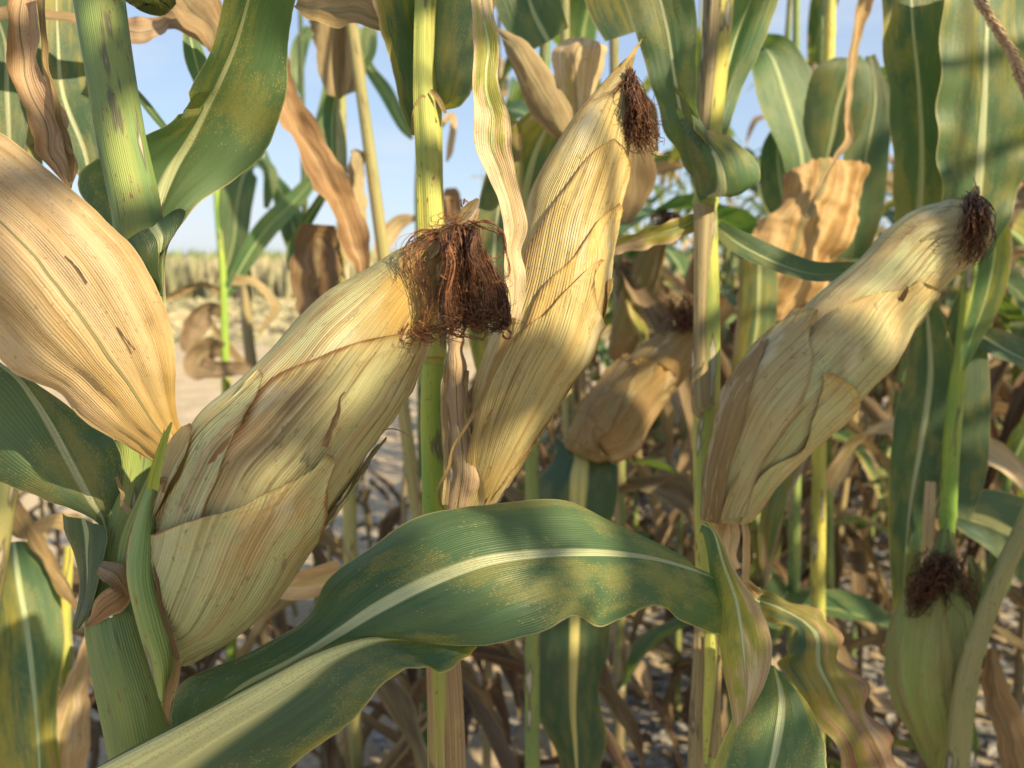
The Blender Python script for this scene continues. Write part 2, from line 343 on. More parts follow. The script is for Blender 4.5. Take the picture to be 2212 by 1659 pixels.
def leafc(name, parent, pts, mat=None, n=46, m=11, crumple=0., wave=.0, waves=5, fold=.2, curl=0., rag=0., pleat=.0006, **props):
    """pts: rows of (x, y, depth, width in px, roll in degrees) along the midrib"""
    seed = rng.random() * 50; r = cr(pts, n); C_ = [P(*q[:3]) for q in r]; V = np.zeros((n, m, 3)); UN = np.zeros((n, m, 2)); UM = np.zeros((n, m, 2)); acc = 0
    W = max(q[3] * q[2] for q in r) / FPX / 2
    for i in range(n):
        t = i / (n - 1); q = r[i]; c = C_[i]
        if i: acc += (c - C_[i - 1]).length
        tg = (C_[min(i + 1, n - 1)] - C_[max(i - 1, 0)]).normalized()
        vd = (c - CAM).normalized(); vd = (vd - tg * vd.dot(tg)).normalized(); pr = tg.cross(vd)
        ro = R(q[4]); sd = pr * math.cos(ro) + vd * math.sin(ro); nm = tg.cross(sd)
        if nm.dot(vd) > 0: nm = -nm
        wd = max(.0003, q[3] * q[2] / FPX / 2)
        for j in range(m):
            v = -1 + 2 * j / (m - 1); av = abs(v); ww = wd * (1 + rag * av ** 3 * (nz3((t * 6, v * .6, seed), 1) * 1.3 + .5 * nz3((t * 17, v * .6, seed), 1)))
            if curl:
                k = curl; lat = math.sin(av * k) / k; up = (1 - math.cos(av * k)) / k
            else: lat, up = av, 0
            p = c + sd * (ww * lat * (1 if v > 0 else -1)) + nm * (ww * (up + fold * av))
            p += nm * (wave * av ** 2 * math.sin(t * waves * 6.28 + (1.9 if v > 0 else 0) + seed) * min(1, wd / .012))
            p += nm * (pleat * min(1, wd / .008) * (nz3((v * 6, t * 3, seed), 1) + .6 * nz3((v * 13, t * 5, seed + 5), 1)))
            if crumple: p += nm * crumple * (nz3(p, 50, seed) + .5 * nz3(p, 120, seed)) + sd * crumple * .8 * nz3(p, 70, seed + 9)
            V[i, j] = p; UN[i, j] = (v, t); UM[i, j] = (v * W, acc)
    return obj(name, grid_mesh(name, V, UN, UM), mat or M_leaf, parent, **props)

def tube(name, parent, C_, rad, mat, m=18, nodes=(), flat=0., **props):
    """a stalk: centres, radii; node positions as fractions carry a swollen ring"""
    n = len(C_); V = np.zeros((n, m, 3)); UN = np.zeros((n, m, 2)); UM = np.zeros((n, m, 2)); acc = 0; Rm = max(rad)
    sd = rng.random() * 20
    for i in range(n):
        if i: acc += (C_[i] - C_[i - 1]).length
        tg = (C_[min(i + 1, n - 1)] - C_[max(i - 1, 0)]).normalized(); x = tg.cross(Vector((0, 1, 0)));
        x = x.normalized() if x.length > .05 else Vector((1, 0, 0)); y = tg.cross(x)
        for j in range(m):
            a = 2 * math.pi * j / m; rr = rad[i] * (1 + .02 * math.cos(3 * a + sd) + .03 * nz3((a * .8, acc * 14, sd), 1))
            for nd in nodes: rr += rad[i] * .16 * math.exp(-((acc - nd) / .0035) ** 2) - rad[i] * .07 * math.exp(-((acc - nd - .006) / .003) ** 2)
            V[i, j] = C_[i] + x * (rr * math.cos(a)) + y * (rr * math.sin(a) * (1 - flat))
            UN[i, j] = (-1 + 2 * j / m, i / (n - 1)); UM[i, j] = (-math.pi * Rm + 2 * math.pi * Rm * j / m, acc)
    return obj(name, grid_mesh(name, V, UN, UM, close=True), mat, parent, **props)

def stalk(name, parent, pts, mat, to_ground=True, to_top=None, n=90, m=20, nodes_y=(), **props):
    """pts: rows of (x, y, width px, depth), top to bottom"""
    r = cr(pts, n); C_ = [P(q[0], q[1], q[3]) for q in r]; rad = [q[2] * q[3] / FPX / 2 for q in r]
    if to_top:
        d = (C_[0] - C_[8]).normalized(); d = (d + Vector((0, 0, .6))).normalized(); k = 12; L_ = to_top - C_[0].z
        add = [C_[0] + d * (L_ * (i + 1) / k) for i in range(k)][::-1]; C_ = add + C_; rad = [rad[0] * (1 - .55 * (k - i) / k) for i in range(k)] + rad
    if to_ground:
        b = C_[-1].copy(); d = (C_[-1] - C_[-9]).normalized(); k = 14; L_ = b.z
        for i in range(1, k + 1):
            t = i / k; q = b + Vector((d.x * L_ * t * (1 - .5 * t), d.y * L_ * t * (1 - .5 * t), -(L_ + .02) * t)); C_.append(q); rad.append(rad[n - 1 + (12 if to_top else 0)] * (1 + .2 * t))
    acc = [0]
    for i in range(1, len(C_)): acc.append(acc[-1] + (C_[i] - C_[i - 1]).length)
    nd = []; off = 12 if to_top else 0
    for y in nodes_y:
        i = min(range(n), key=lambda k: abs(r[k][1] - y)); nd.append(acc[i + off])
    # dense resample keeps node rings crisp
    A = np.array([list(c) + [rr] for c, rr in zip(C_, rad)]); s = np.array(acc); N2 = max(120, int(s[-1] / .006))
    tt = np.linspace(0, s[-1], N2); B = np.stack([np.interp(tt, s, A[:, k]) for k in range(4)], 1)
    return tube(name, parent, [Vector(b[:3]) for b in B], list(B[:, 3]), mat, m, nd, **props)

class Ear:
    """an ear measured by its left and right outline; husks are laid on it"""
    def __init__(s, st, n=80):
        K = 400; r0 = cr(st, K); Lq, Rq, Dq = r0[:, 0:2], r0[:, 2:4], r0[:, 4]
        c = (Lq + Rq) / 2
        for it in range(4):
            tg = np.gradient(c, axis=0); ker = np.ones(31) / 31
            tg = np.stack([np.convolve(np.pad(tg[:, q], 15, mode='edge'), ker, 'valid') for q in range(2)], 1); tg /= np.linalg.norm(tg, axis=1)[:, None]
            L2, R2 = Lq.copy(), Rq.copy()
            for i in range(K):
                for src, dst in ((Lq, L2), (Rq, R2)):
                    dd = np.abs((src - c[i]) @ tg[i]) + .02 * np.linalg.norm(src - c[i], axis=1); dst[i] = src[int(dd.argmin())]
            c = .5 * c + .5 * (L2 + R2) / 2
        blend = np.minimum(1, np.minimum(np.arange(K), K - 1 - np.arange(K)) / 30.)[:, None]
        L2 = L2 * blend + Lq * (1 - blend); R2 = R2 * blend + Rq * (1 - blend)
        ker = np.ones(15) / 15; sm = lambda a: np.stack([np.convolve(np.pad(a[:, q], 7, mode='edge'), ker, 'valid') for q in range(2)], 1)
        L2, R2 = sm(L2), sm(R2); ii = np.linspace(0, K - 1, n).round().astype(int)
        r = np.hstack([L2, R2, Dq[:, None]])[ii]; s.n = n; s.px = r; s.c = []; s.r = []
        for q in r:
            a, b = P(q[0], q[1], q[4]), P(q[2], q[3], q[4]); s.c.append((a + b) / 2); s.r.append((a - b).length / 2)
        s.N = []; s.B = []; s.len = [0]
        for i in range(n):
            tg = (s.c[min(i + 2, n - 1)] - s.c[max(i - 2, 0)]).normalized(); vd = (CAM - s.c[i]); vd = (vd - tg * vd.dot(tg)).normalized()
            a = P(*r[i][0:2], r[i][4]); b = P(*r[i][2:4], r[i][4]); sd = b - a
            sd = (sd - vd * sd.dot(vd)).normalized() if sd.length > 1e-6 else tg.cross(vd)
            s.N.append(vd); s.B.append(sd)
            if i: s.len.append(s.len[-1] + (s.c[i] - s.c[i - 1]).length)
        s.R = max(s.r)
    def at(s, sv, th, off=0.):
        x = max(0, min(s.n - 1.001, sv * (s.n - 1))); i = int(x); f = x - i
        L_ = lambda a: a[i] * (1 - f) + a[i + 1] * f
        r_ = L_(s.r)
        return L_(s.c) + (L_(s.N) * math.cos(th) * .92 + L_(s.B) * math.sin(th)) * (r_ + off)
    def inv(s, x, y):
        best = None; p = np.array([x, y])
        for i in range(s.n):
            a, b = s.px[i, 0:2], s.px[i, 2:4]; ab = b - a; q = (p - a).dot(ab) / ab.dot(ab); d = np.linalg.norm(a + ab * q - p) + (0 if -.3 < q < 1.3 else 30)
            if best is None or d < best[0]: best = (d, i / (s.n - 1), q)
        k = best[2] * 2 - 1
        return best[1], (math.asin(max(-1, min(1, k))) + (0 if abs(k) <= 1 else math.copysign(min(.9, (abs(k) - 1) * 2.2), k)))
    def body(s, name, parent, mat, m=40, rough=.0012, **props):
        V = np.zeros((s.n, m, 3)); UN = np.zeros((s.n, m, 2)); UM = np.zeros((s.n, m, 2)); sd = rng.random() * 30
        for i in range(s.n):
            for j in range(m):
                a = -math.pi + 2 * math.pi * j / m; p = s.at(i / (s.n - 1), a)
                p = s.at(i / (s.n - 1), a, rough * (nz3(p, 45, sd) + .6 * nz3((a * 5, i * .04, sd), 1)))
                V[i, j] = p; UN[i, j] = (-1 + 2 * j / m, i / (s.n - 1)); UM[i, j] = (-math.pi * s.R + 2 * math.pi * s.R * j / m, s.len[i])
        return obj(name, grid_mesh(name, V, UN, UM, close=True), mat, parent, **props)
    def husk(s, parent, rails, mat, off=.0012, lift=.0012, tip=.0, n=60, m=31, rough=.0009, pleat=.0007, name='husk_leaf', **props):
        """rails: rows (Lx,Ly,Rx,Ry) in the picture, base to tip"""
        q = []; 
        for a in rails:
            s0, t0 = s.inv(a[0], a[1]); s1, t1 = s.inv(a[2], a[3]); q.append((s0, t0, s1, t1))
        r = cr(q, n); V = np.zeros((n, m, 3)); UN = np.zeros((n, m, 2)); UM = np.zeros((n, m, 2)); sd = rng.random() * 30
        L0 = s.len[-1]
        for i in range(n):
            t = i / (n - 1)
            wid = abs(r[i, 3] - r[i, 1]) * s.R + abs(r[i, 2] - r[i, 0]) * L0 * .5; kw = min(1, wid / .018)
            for j in range(m):
                f = j / (m - 1); v = 2 * f - 1; sv = r[i, 0] * (1 - f) + r[i, 2] * f; th = r[i, 1] * (1 - f) + r[i, 3] * f
                # keep the tip as a surface bowed between its rails
                o_ = off + kw * lift * abs(v) ** 6 * (.4 + .9 * abs(nz3((t * 9, v, sd), 1, sd)) * 1.6) + tip * t ** 5
                o_ += kw * rough * nz3((th * 6, t * 3, sd), 1, sd) + kw * rough * .6 * nz3((v * 2, t * 7, sd + 3), 1, sd)
                o_ += kw * pleat * (nz3((v * 8, t * 1.6, sd + 7), 1) + .7 * nz3((v * 18, t * 2.5, sd + 2), 1))
                p = s.at(sv, th, max(.0013, o_ + .0006)); V[i, j] = p; UN[i, j] = (v, t); UM[i, j] = (th * s.R, sv * L0)
        P_ = dict(edge=1.0, green=.3, gold=0.); P_.update(props)
        return obj(name, grid_mesh(name, V, UN, UM), mat, parent, **P_)

def strands(name, parent, lines, mat, ns=22, sides=3, **props):
    """lines: list of (list of world points, radius)"""
    vs = []; fs = []
    for pts, rad in lines:
        C_ = cr([tuple(p) for p in pts], ns); base = len(vs); f0 = None
        for i in range(ns):
            tg = C_[min(i + 1, ns - 1)] - C_[max(i - 1, 0)]; tg = tg / (np.linalg.norm(tg) + 1e-9)
            a = np.cross(tg, f0 if f0 is not None else (0.3, .2, .9)); a = a / (np.linalg.norm(a) + 1e-9); b = np.cross(tg, a)
            rr = rad * (1 - .55 * i / ns)
            for k in range(sides):
                an = 2 * math.pi * k / sides; vs.append(tuple(C_[i] + (a * math.cos(an) + b * math.sin(an)) * rr))
        for i in range(ns - 1):
            for k in range(sides):
                p = base + i * sides + k; q = base + i * sides + (k + 1) % sides; fs.append((p, q, q + sides, p + sides))
    me = bpy.data.meshes.new(name); me.from_pydata(vs, [], fs); me.polygons.foreach_set('use_smooth', [True] * len(fs)); me.update()
    return obj(name, me, mat, parent, kind='stuff', **props)


# ================================================================== the plants in front
def plant(name, label, x, y, d, group=None):
    p = P(x, y, d); return thing(name, label, 'maize plant', (p.x, p.y, 0), group)

def rows(*rr): return [sum([list(q) for q in row], []) for row in rr]
# ---------------- plant A : left, nearest
A = plant('maize_plant', 'nearest maize plant at the left, with the big silky ear', 270, 1000, .375)
stalk('stalk', A, [(205, -60, 104, .40), (232, 120, 100, .395), (262, 300, 100, .39), (300, 500, 100, .385), (300, 760, 88, .385), (288, 1000, 80, .385), (262, 1150, 92, .38),
                   (250, 1300, 120, .375), (262, 1400, 128, .37), (300, 1560, 140, .37), (330, 1700, 140, .37)], M_stalk, to_top=1.9, nodes_y=(1190,), dry=.22, tone=.5)
# sheath laid round the lower stalk with its dark dry margin
rail_leaf('leaf_sheath', A, rows(((188, 1335, .352), (232, 1325, .347), (290, 1320, .352)), ((200, 1420, .350), (250, 1410, .343), (318, 1410, .350)), ((222, 1530, .348), (285, 1520, .342), (352, 1530, .350)),
                             ((245, 1640, .348), (310, 1640, .342), (385, 1640, .350)), ((262, 1740, .348), (330, 1740, .342), (410, 1740, .350))), M_stalk, camber=.10, dry=.22, tone=.1)
# upper green leaf sweeping up behind the stalk
rail_leaf('leaf', A, rows(((270, 600, .405), (330, 560, .415), (352, 640, .40)), ((228, 500, .412), (338, 500, .420), (372, 520, .405)), ((165, 400, .415), (352, 440, .425), (408, 456, .410)),
                          ((200, 350, .410), (378, 360, .425), (500, 395, .425)), ((310, 290, .405), (408, 300, .420), (572, 330, .428)),
                          ((385, 250, .400), (440, 235, .412), (602, 258, .425)), ((425, 170, .390), (475, 165, .400), (620, 160, .418)),
                          ((458, 95, .380), (507, 90, .390), (632, 60, .41)), ((484, 10, .370), (532, 10, .380), (638, -20, .40)), ((500, -80, .36), (556, -80, .37), (640, -110, .395))),
          M_leaf_rusty, n=80, m=21, camber=.12, wave=.0015, waves=3, dry=.13, tone=.6)
# its curled-over lower lobe
rail_leaf('leaf', A, rows(((396, 452, .400), (330, 490, .372), (268, 530, .375)), ((400, 462, .392), (345, 515, .370), (285, 552, .372)), ((372, 500, .378), (345, 545, .370), (305, 575, .372)), ((350, 560, .38), (342, 580, .372), (322, 598, .374)), ((352, 640, .385), (350, 625, .376), (340, 612, .376))),
          M_leaf, n=40, camber=.15, dry=.1, tone=0.)
leafc('leaf_sheath', A, [(345, 560, .39, 16, 0), (346, 640, .388, 22, 0), (345, 760, .386, 26, 0), (335, 900, .385, 24, 0)], M_stalk, fold=-.2, tone=.9)
# great tan leaf
rail_leaf('leaf', A, rows(((395, 1000, .345), (385, 985, .342), (365, 1010, .345)), ((404, 962, .343), (370, 960, .338), (318, 990, .342)), ((385, 900, .340), (335, 912, .334), (262, 945, .338)), ((376, 830, .337), (294, 850, .328), (195, 898, .334)),
                          ((377, 745, .333), (243, 775, .322), (120, 842, .330)), ((352, 660, .330), (188, 700, .317), (48, 795, .326)), ((300, 560, .328), (120, 610, .314), (-20, 750, .322)),
                          ((225, 475, .326), (45, 520, .312), (-90, 700, .32)), ((120, 385, .324), (-45, 440, .31), (-160, 640, .318)), ((-10, 295, .322), (-150, 350, .31), (-250, 560, .316)), ((-150, 220, .32), (-260, 270, .31), (-330, 450, .316))),
          M_t1, n=90, m=27, camber=.11, fold=.10, wave=.0022, waves=4, crumple=.0012, pleat=.0016, dry=1.0, tone=.7)
for q in ([(140, 553, .3135, 2, 0), (165, 578, .3135, 6, 0), (188, 612, .3145, 2, 0)], [(247, 700, .3195, 1, 0), (268, 728, .3200, 2.5, 0), (291, 756, .3215, 1, 0)]):
    leafc('leaf_split', A, q, M_bbrown, n=12, m=5, fold=0., pleat=0., dry=1., tone=0.)  # dark slivers laid over the leaf in place of the shade inside its slits
leafc('leaf_flap', A, [(404, 955, .338, 26, 20), (398, 985, .336, 34, 30), (380, 1010, .337, 26, 10), (368, 1024, .338, 6, 0)], M_brown, dry=1., crumple=.002, tone=.3)
leafc('leaf_flap', A, [(362, 920, .337, 8, 20), (375, 960, .334, 20, 30), (388, 1000, .335, 22, 10), (392, 1022, .338, 5, 0)], M_gold, dry=1., crumple=.002, tone=.6)
# dark green leaf low at the left, twisting over at its base
rail_leaf('leaf', A, rows(((240, 1190, .375), (236, 1180, .37), (228, 1150, .37)), ((250, 1120, .375), (222, 1125, .37), (205, 1125, .368)), ((262, 1040, .375), (196, 1085, .37), (150, 1098, .366)), ((255, 960, .375), (158, 1012, .37), (85, 1075, .366)),
                          ((190, 912, .375), (118, 930, .37), (10, 1042, .366)), ((110, 850, .375), (75, 858, .37), (-60, 1000, .366)), ((20, 790, .375), (25, 800, .368), (-130, 930, .364)), ((-90, 720, .37), (-80, 740, .365), (-220, 860, .36))),
          M_leaf_rusty, n=70, m=19, camber=.10, fold=.05, wave=.001, dry=.02, tone=.25)
rail_leaf('leaf_base', A, rows(((134, 1108, .372), (182, 1120, .366), (228, 1135, .362)), ((138, 1150, .374), (190, 1150, .366), (233, 1160, .360)), ((160, 1200, .374), (190, 1190, .366), (226, 1200, .358)), ((172, 1260, .372), (190, 1240, .364), (214, 1250, .356)),
                               ((172, 1300, .368), (184, 1290, .360), (205, 1290, .354)), ((160, 1348, .362), (172, 1330, .357), (193, 1325, .352)), ((158, 1363, .358), (164, 1362, .356), (172, 1358, .354))), M_leaf, n=50, camber=.12, dry=.03, tone=.05)
leafc('leaf_collar', A, [(285, 1250, .352, 12, 0), (262, 1285, .345, 50, 20), (230, 1308, .343, 58, 10), (205, 1335, .345, 30, 0), (187, 1352, .35, 5, 0)], M_gold, fold=-.3, dry=1., crumple=.002, tone=.35)
leafc('leaf_collar', A, [(212, 1222, .35, 30, 0), (245, 1235, .342, 48, 20), (265, 1262, .342, 34, 30), (278, 1290, .345, 10, 0)], M_brown, fold=-.3, dry=1., crumple=.0025, tone=.0)
leafc('leaf_scrap', A, [(250, 1030, .362, 5, 0), (262, 1065, .36, 11, 40), (258, 1085, .358, 8, 0), (280, 1110, .357, 14, 20), (302, 1140, .358, 6, 0)], M_brown, dry=1., crumple=.002, tone=.9)
leafc('leaf_scrap', A, [(282, 1098, .358, 3, 0), (272, 1090, .358, 8, 0), (262, 1082, .36, 4, 0)], M_brown, dry=1., tone=.9)

# ---------------- the large ear of plant A
e1 = Ear([(338, 1350, 378, 1412, .350), (326, 1230, 452, 1380, .348), (345, 1105, 560, 1298, .345), (382, 1000, 645, 1172, .342), (440, 890, 715, 1084, .340), (520, 820, 778, 985, .338),
          (598, 745, 845, 892, .337), (668, 668, 892, 808, .336), (745, 612, 918, 745, .336), (830, 560, 940, 680, .336), (890, 528, 965, 600, .337), (940, 500, 985, 530, .338)])
E1 = e1.body('ear', A, M_husk, gold=1.3, green=.2, edge=0., tone=.65)
e1.husk(E1, [(330, 1300, 640, 1195), (400, 1100, 720, 1090), (500, 960, 780, 1000), (570, 885, 832, 925), (602, 822, 880, 850), (655, 785, 905, 800), (756, 735, 920, 762), (850, 716, 925, 735), (912, 705, 922, 712)], M_husk, off=.0010, lift=.0016, green=.0, gold=.55, tone=.35)
e1.husk(E1, [(300, 1290, 440, 1240), (345, 1150, 485, 1052), (430, 1010, 517, 986), (480, 905, 548, 923), (540, 850, 575, 872), (584, 800, 600, 830), (600, 788, 606, 800)], M_husk, off=.0024, lift=.0009, pleat=.0004, rough=.0005, green=.6, gold=.1, tone=.8)
e1.husk(E1, [(285, 1280, 345, 1200), (315, 1150, 372, 1120), (345, 1060, 402, 1062), (395, 985, 436, 1000), (440, 920, 470, 938), (478, 892, 486, 898)], M_husk, off=.0048, lift=.0008, pleat=.0003, rough=.0004, green=.5, gold=.35, tone=.45)
e1.husk(E1, [(372, 1395, 400, 1412), (338, 1168, 640, 1190), (395, 1110, 668, 1120), (485, 1052, 692, 1062), (548, 1033, 700, 1030), (606, 1005, 706, 1006), (661, 980, 712, 988), (695, 955, 716, 966), (714, 930, 724, 938)], M_husk, off=.0058, lift=.0012, pleat=.0006, tip=.001, n=90, m=41, green=.95, gold=0., tone=.85)
e1.husk(E1, [(560, 1306, 585, 1330), (652, 1150, 672, 1192), (700, 1088, 720, 1112), (742, 1030, 765, 1050), (790, 972, 800, 990), (806, 945, 812, 958), (814, 936, 818, 942)], M_husk, off=.0040, lift=.0012, green=.0, tone=.2)
leafc('husk_tip', E1, [(704, 968, 0.3050, 30, 10), (722, 925, 0.3020, 22, 50), (734, 890, 0.3000, 12, 20), (740, 862, 0.2990, 6, 60), (747, 846, 0.2980, 3, 0)], M_brown, dry=1., crumple=.0012, curl=1.2, tone=.2)
leafc('husk_tip', E1, [(712, 965, 0.3040, 6, 0), (722, 935, 0.3010, 8, 0), (730, 890, 0.3000, 3, 0)], M_husk, tone=.2, edge=0.)
leafc('husk_tip', E1, [(812, 945, .335, 10, 0), (822, 932, .334, 5, 0), (845, 926, .333, 3, 0), (868, 932, .332, 2, 0), (886, 945, .331, 1, 0)], M_brown, dry=1., tone=.9)
leafc('husk_tip', E1, [(486, 888, .350, 16, 10), (508, 862, .352, 20, 20), (545, 828, .354, 16, 10), (575, 805, .356, 12, 20), (596, 790, .358, 3, 0)], M_stalk_l, fold=.5, tone=.25)
# light green bract standing in front of the shank
rail_leaf('husk_leaf', E1, rows(((345, 1495, 0.3260), (352, 1520, 0.3200), (358, 1540, 0.3260)), ((318, 1420, 0.3220), (345, 1440, 0.3150), (378, 1420, 0.3220)), ((292, 1320, 0.3200), (318, 1350, 0.3120), (368, 1350, 0.3200)), ((275, 1240, 0.3200), (298, 1250, 0.3110), (340, 1260, 0.3180)),
                                ((282, 1170, 0.3200), (305, 1165, 0.3120), (334, 1170, 0.3180)), ((300, 1100, 0.3200), (316, 1100, 0.3130), (336, 1100, 0.3180)), ((318, 1052, 0.3200), (330, 1052, 0.3150), (342, 1052, 0.3180))), M_stalk, n=50, camber=.12, dry=.28, tone=.95)
leafc('husk_tip', E1, [(330, 1056, 0.3140, 26, 10), (340, 1010, 0.3110, 24, 20), (352, 965, 0.3090, 18, 10), (362, 935, 0.3080, 12, 20), (371, 912, 0.3070, 4, 0)], M_stalk_l, fold=.45, tone=.1)
leafc('husk_tip', E1, [(345, 1045, 0.3130, 10, 0), (356, 1040, 0.3120, 16, 30), (352, 1065, 0.3120, 8, 0)], M_brown, dry=1., crumple=.002)
leafc('husk_leaf', E1, [(372, 1385, 0.3180, 10, 0), (382, 1430, 0.3170, 24, 60), (372, 1480, 0.3180, 26, 30), (362, 1530, 0.3220, 14, 0), (368, 1570, 0.3250, 5, 0)], M_brown, dry=1., fold=.2, crumple=.001, tone=.5)
leafc('husk_leaf', E1, [(332, 1180, 0.3160, 7, 0), (345, 1300, 0.3140, 12, 40), (372, 1390, 0.3150, 14, 50), (386, 1425, 0.3160, 6, 0)], M_brown, dry=1., fold=.2, tone=.2)
leafc('husk_leaf', E1, [(262, 1250, .352, 30, 0), (282, 1160, .352, 38, 0), (312, 1080, .352, 30, 0), (345, 1000, .352, 20, 0), (380, 950, .352, 8, 0)], M_stalk, dry=.2, fold=-.3, tone=.3)
leafc('shank', E1, [(352, 1440, .35, 50, 0), (345, 1500, .352, 52, 0), (335, 1600, .356, 50, 0)], M_stalk, dry=.5, fold=-.5)
# papery hood over the silk
leafc('husk_tip', E1, [(905, 560, .330, 46, 20), (938, 522, .326, 50, 30), (975, 495, .324, 26, 60), (1003, 468, .322, 30, 30), (1022, 446, .321, 26, 20), (1034, 430, .320, 8, 0)], M_brown, dry=1., fold=.3, crumple=.0016, rag=.3, tone=.9)
leafc('husk_tip', E1, [(945, 520, .326, 12, 0), (968, 508, .322, 16, 10), (1000, 492, .321, 10, 50), (1020, 478, .320, 14, 0), (1036, 452, .320, 5, 0)], M_gold, dry=1., fold=.3, crumple=.001, tone=.4)
leafc('husk_tip', E1, [(930, 640, .330, 22, 0), (946, 595, .328, 30, 10), (962, 560, .327, 12, 0)], M_husk, fold=-.2, edge=.5, tone=.5)
lines = []
def pth(pts, jit, rad):
    return ([P(x + rng.gauss(0, jit), y + rng.gauss(0, jit), d + rng.gauss(0, .0012)) for x, y, d in pts], rad)
dark = []
clumps = []
for k in range(30):
    f = (k + rng.random()) / 30; clumps.append((f, rng.gauss(0, 10), rng.gauss(0, 9), .80 + .22 * abs(math.sin(f * 6.5 + .4)) * rng.uniform(.7, 1.1), rng.gauss(0, .006), rng.random()))
for k in range(520):          # the main hank, matted in locks
    f, ox, bow, fall, dz, dk = rng.choice(clumps); f2 = min(1, max(0, f + rng.gauss(0, .03))); fall *= rng.choice([1, 1, rng.uniform(.5, 1)])
    sx = 960 + 66 * f2 + rng.gauss(0, 4); sy = 496 - 14 * f2 + 26 * abs(f2 - .5) + rng.gauss(0, 8)
    ex = 950 + 128 * f2 ** .9 + ox + rng.gauss(0, 7); ey = 500 + 208 * fall + rng.gauss(0, 7); dd = .322 + dz + rng.gauss(0, .0015)
    pts = [(sx, sy, .330), (sx + 8 * (f2 - .3), sy + 20, dd), (sx * .7 + ex * .3 + bow, sy + (ey - sy) * .33, dd - .003), (sx * .35 + ex * .65 - bow, sy + (ey - sy) * .66, dd), (ex, ey, dd + .002)]
    if rng.random() < .5: pts += [(ex + rng.gauss(0, 14), ey + rng.gauss(-2, 9), dd), (ex + rng.gauss(0, 18), ey + rng.gauss(-12, 12), dd - .002)]
    (lines if dk < .5 else dark).append(pth(pts, 2.6, rng.choice([rng.uniform(.00008, .00018), rng.uniform(.0001, .00038)])))
for k in range(34):         # strands arching out over the left of the ear
    o = rng.gauss(0, 12)
    lines.append(pth([(955, 505, .328), (915 + o, 512 + o, .322), (884 + o * 1.6, 540 + o, .319), (896 + o * 1.6, 590, .318), (918 + o, 640, .318), (914 + o * .8, 690, .319), (892 + o, 728, .321), (882 + rng.gauss(0, 9), 742 + rng.gauss(0, 4), .322)][: rng.choice([4, 5, 6, 8, 8, 8])], 4.5, rng.uniform(.00008, .0002)))
for k in range(84):         # matted lower edge
    f = rng.random(); x0 = 880 + 190 * f; y0 = 738 - 38 * min(1, f * 1.6) - abs(rng.gauss(0, 22)); q = [(x0, y0, .320)]
    for j in range(5): x0 += rng.uniform(4, 22); y0 += rng.gauss(-1.5, 7); q.append((min(x0, 1098), min(y0, 745), .320 + rng.gauss(0, .003)))
    (dark if f > .35 else lines).append(pth(q, 2, rng.uniform(.0001, .00034)))
for k in range(60):          # right edge, dark ropes
    x0 = 1090 + rng.gauss(0, 5); q = [(1050 + rng.gauss(0, 8), 590 + rng.gauss(0, 20), .322), (1078 + rng.gauss(0, 5), 615, .320), (x0, 660, .319), (x0 + rng.gauss(0, 6), 700, .319), (x0 - rng.uniform(5, 40), 712 + rng.gauss(0, 6), .32)]
    dark.append(pth(q, 2, rng.uniform(.0001, .0004)))
for q in ([(1020, 478), (1060, 482), (1088, 505), (1094, 535), (1080, 552), (1052, 560)], [(1020, 480), (1055, 478), (1083, 500), (1090, 530), (1100, 580), (1092, 605), (1070, 610)], [(1010, 476), (1040, 490), (1070, 500), (1078, 512)], [(930, 500), (905, 500), (886, 520), (876, 550), (872, 580), (868, 600)],
          [(1085, 705), (1098, 712), (1104, 722), (1097, 732), (1086, 726), (1088, 712), (1100, 706)], [(1045, 702), (1052, 715), (1046, 730), (1036, 733)], [(1010, 700), (1003, 715), (992, 728)], [(960, 712), (990, 726), (1020, 728), (1045, 735)], [(905, 728), (925, 738), (955, 730)], [(998, 446), (993, 438), (996, 430)], [(1002, 440), (1004, 432), (1012, 438)], [(880, 700), (866, 728), (872, 742), (890, 744)]):
    for k in range(5): lines.append(pth([(x, y, .318) for x, y in q], 2.0, rng.uniform(.00012, .0003)))
for k in range(60):          # wisps round the throat
    a = rng.uniform(0, 6.28); q = [(980 + rng.gauss(0, 22), 486 + rng.gauss(0, 8), .323)]
    for j in range(3): q.append((q[-1][0] + 16 * math.cos(a), q[-1][1] + 9 * math.sin(a), .320)); a += rng.uniform(.3, 1.2)
    lines.append(pth(q, 1.5, rng.uniform(.0001, .0002)))
strands('silk', E1, lines, M_silk); strands('silk', E1, dark, M_silk_d)
strands('silk', E1, [pth([(955 + 70 * f + rng.gauss(0, 6), 520 + rng.gauss(0, 8), .331), (958 + 95 * f, 580, .330), (955 + 120 * f + rng.gauss(0, 6), 640, .329), (948 + 140 * f, 690 + rng.gauss(0, 9), .328)], 4, rng.uniform(.0004, .0008)) for f in [rng.random() for _ in range(34)]], M_silk_d)

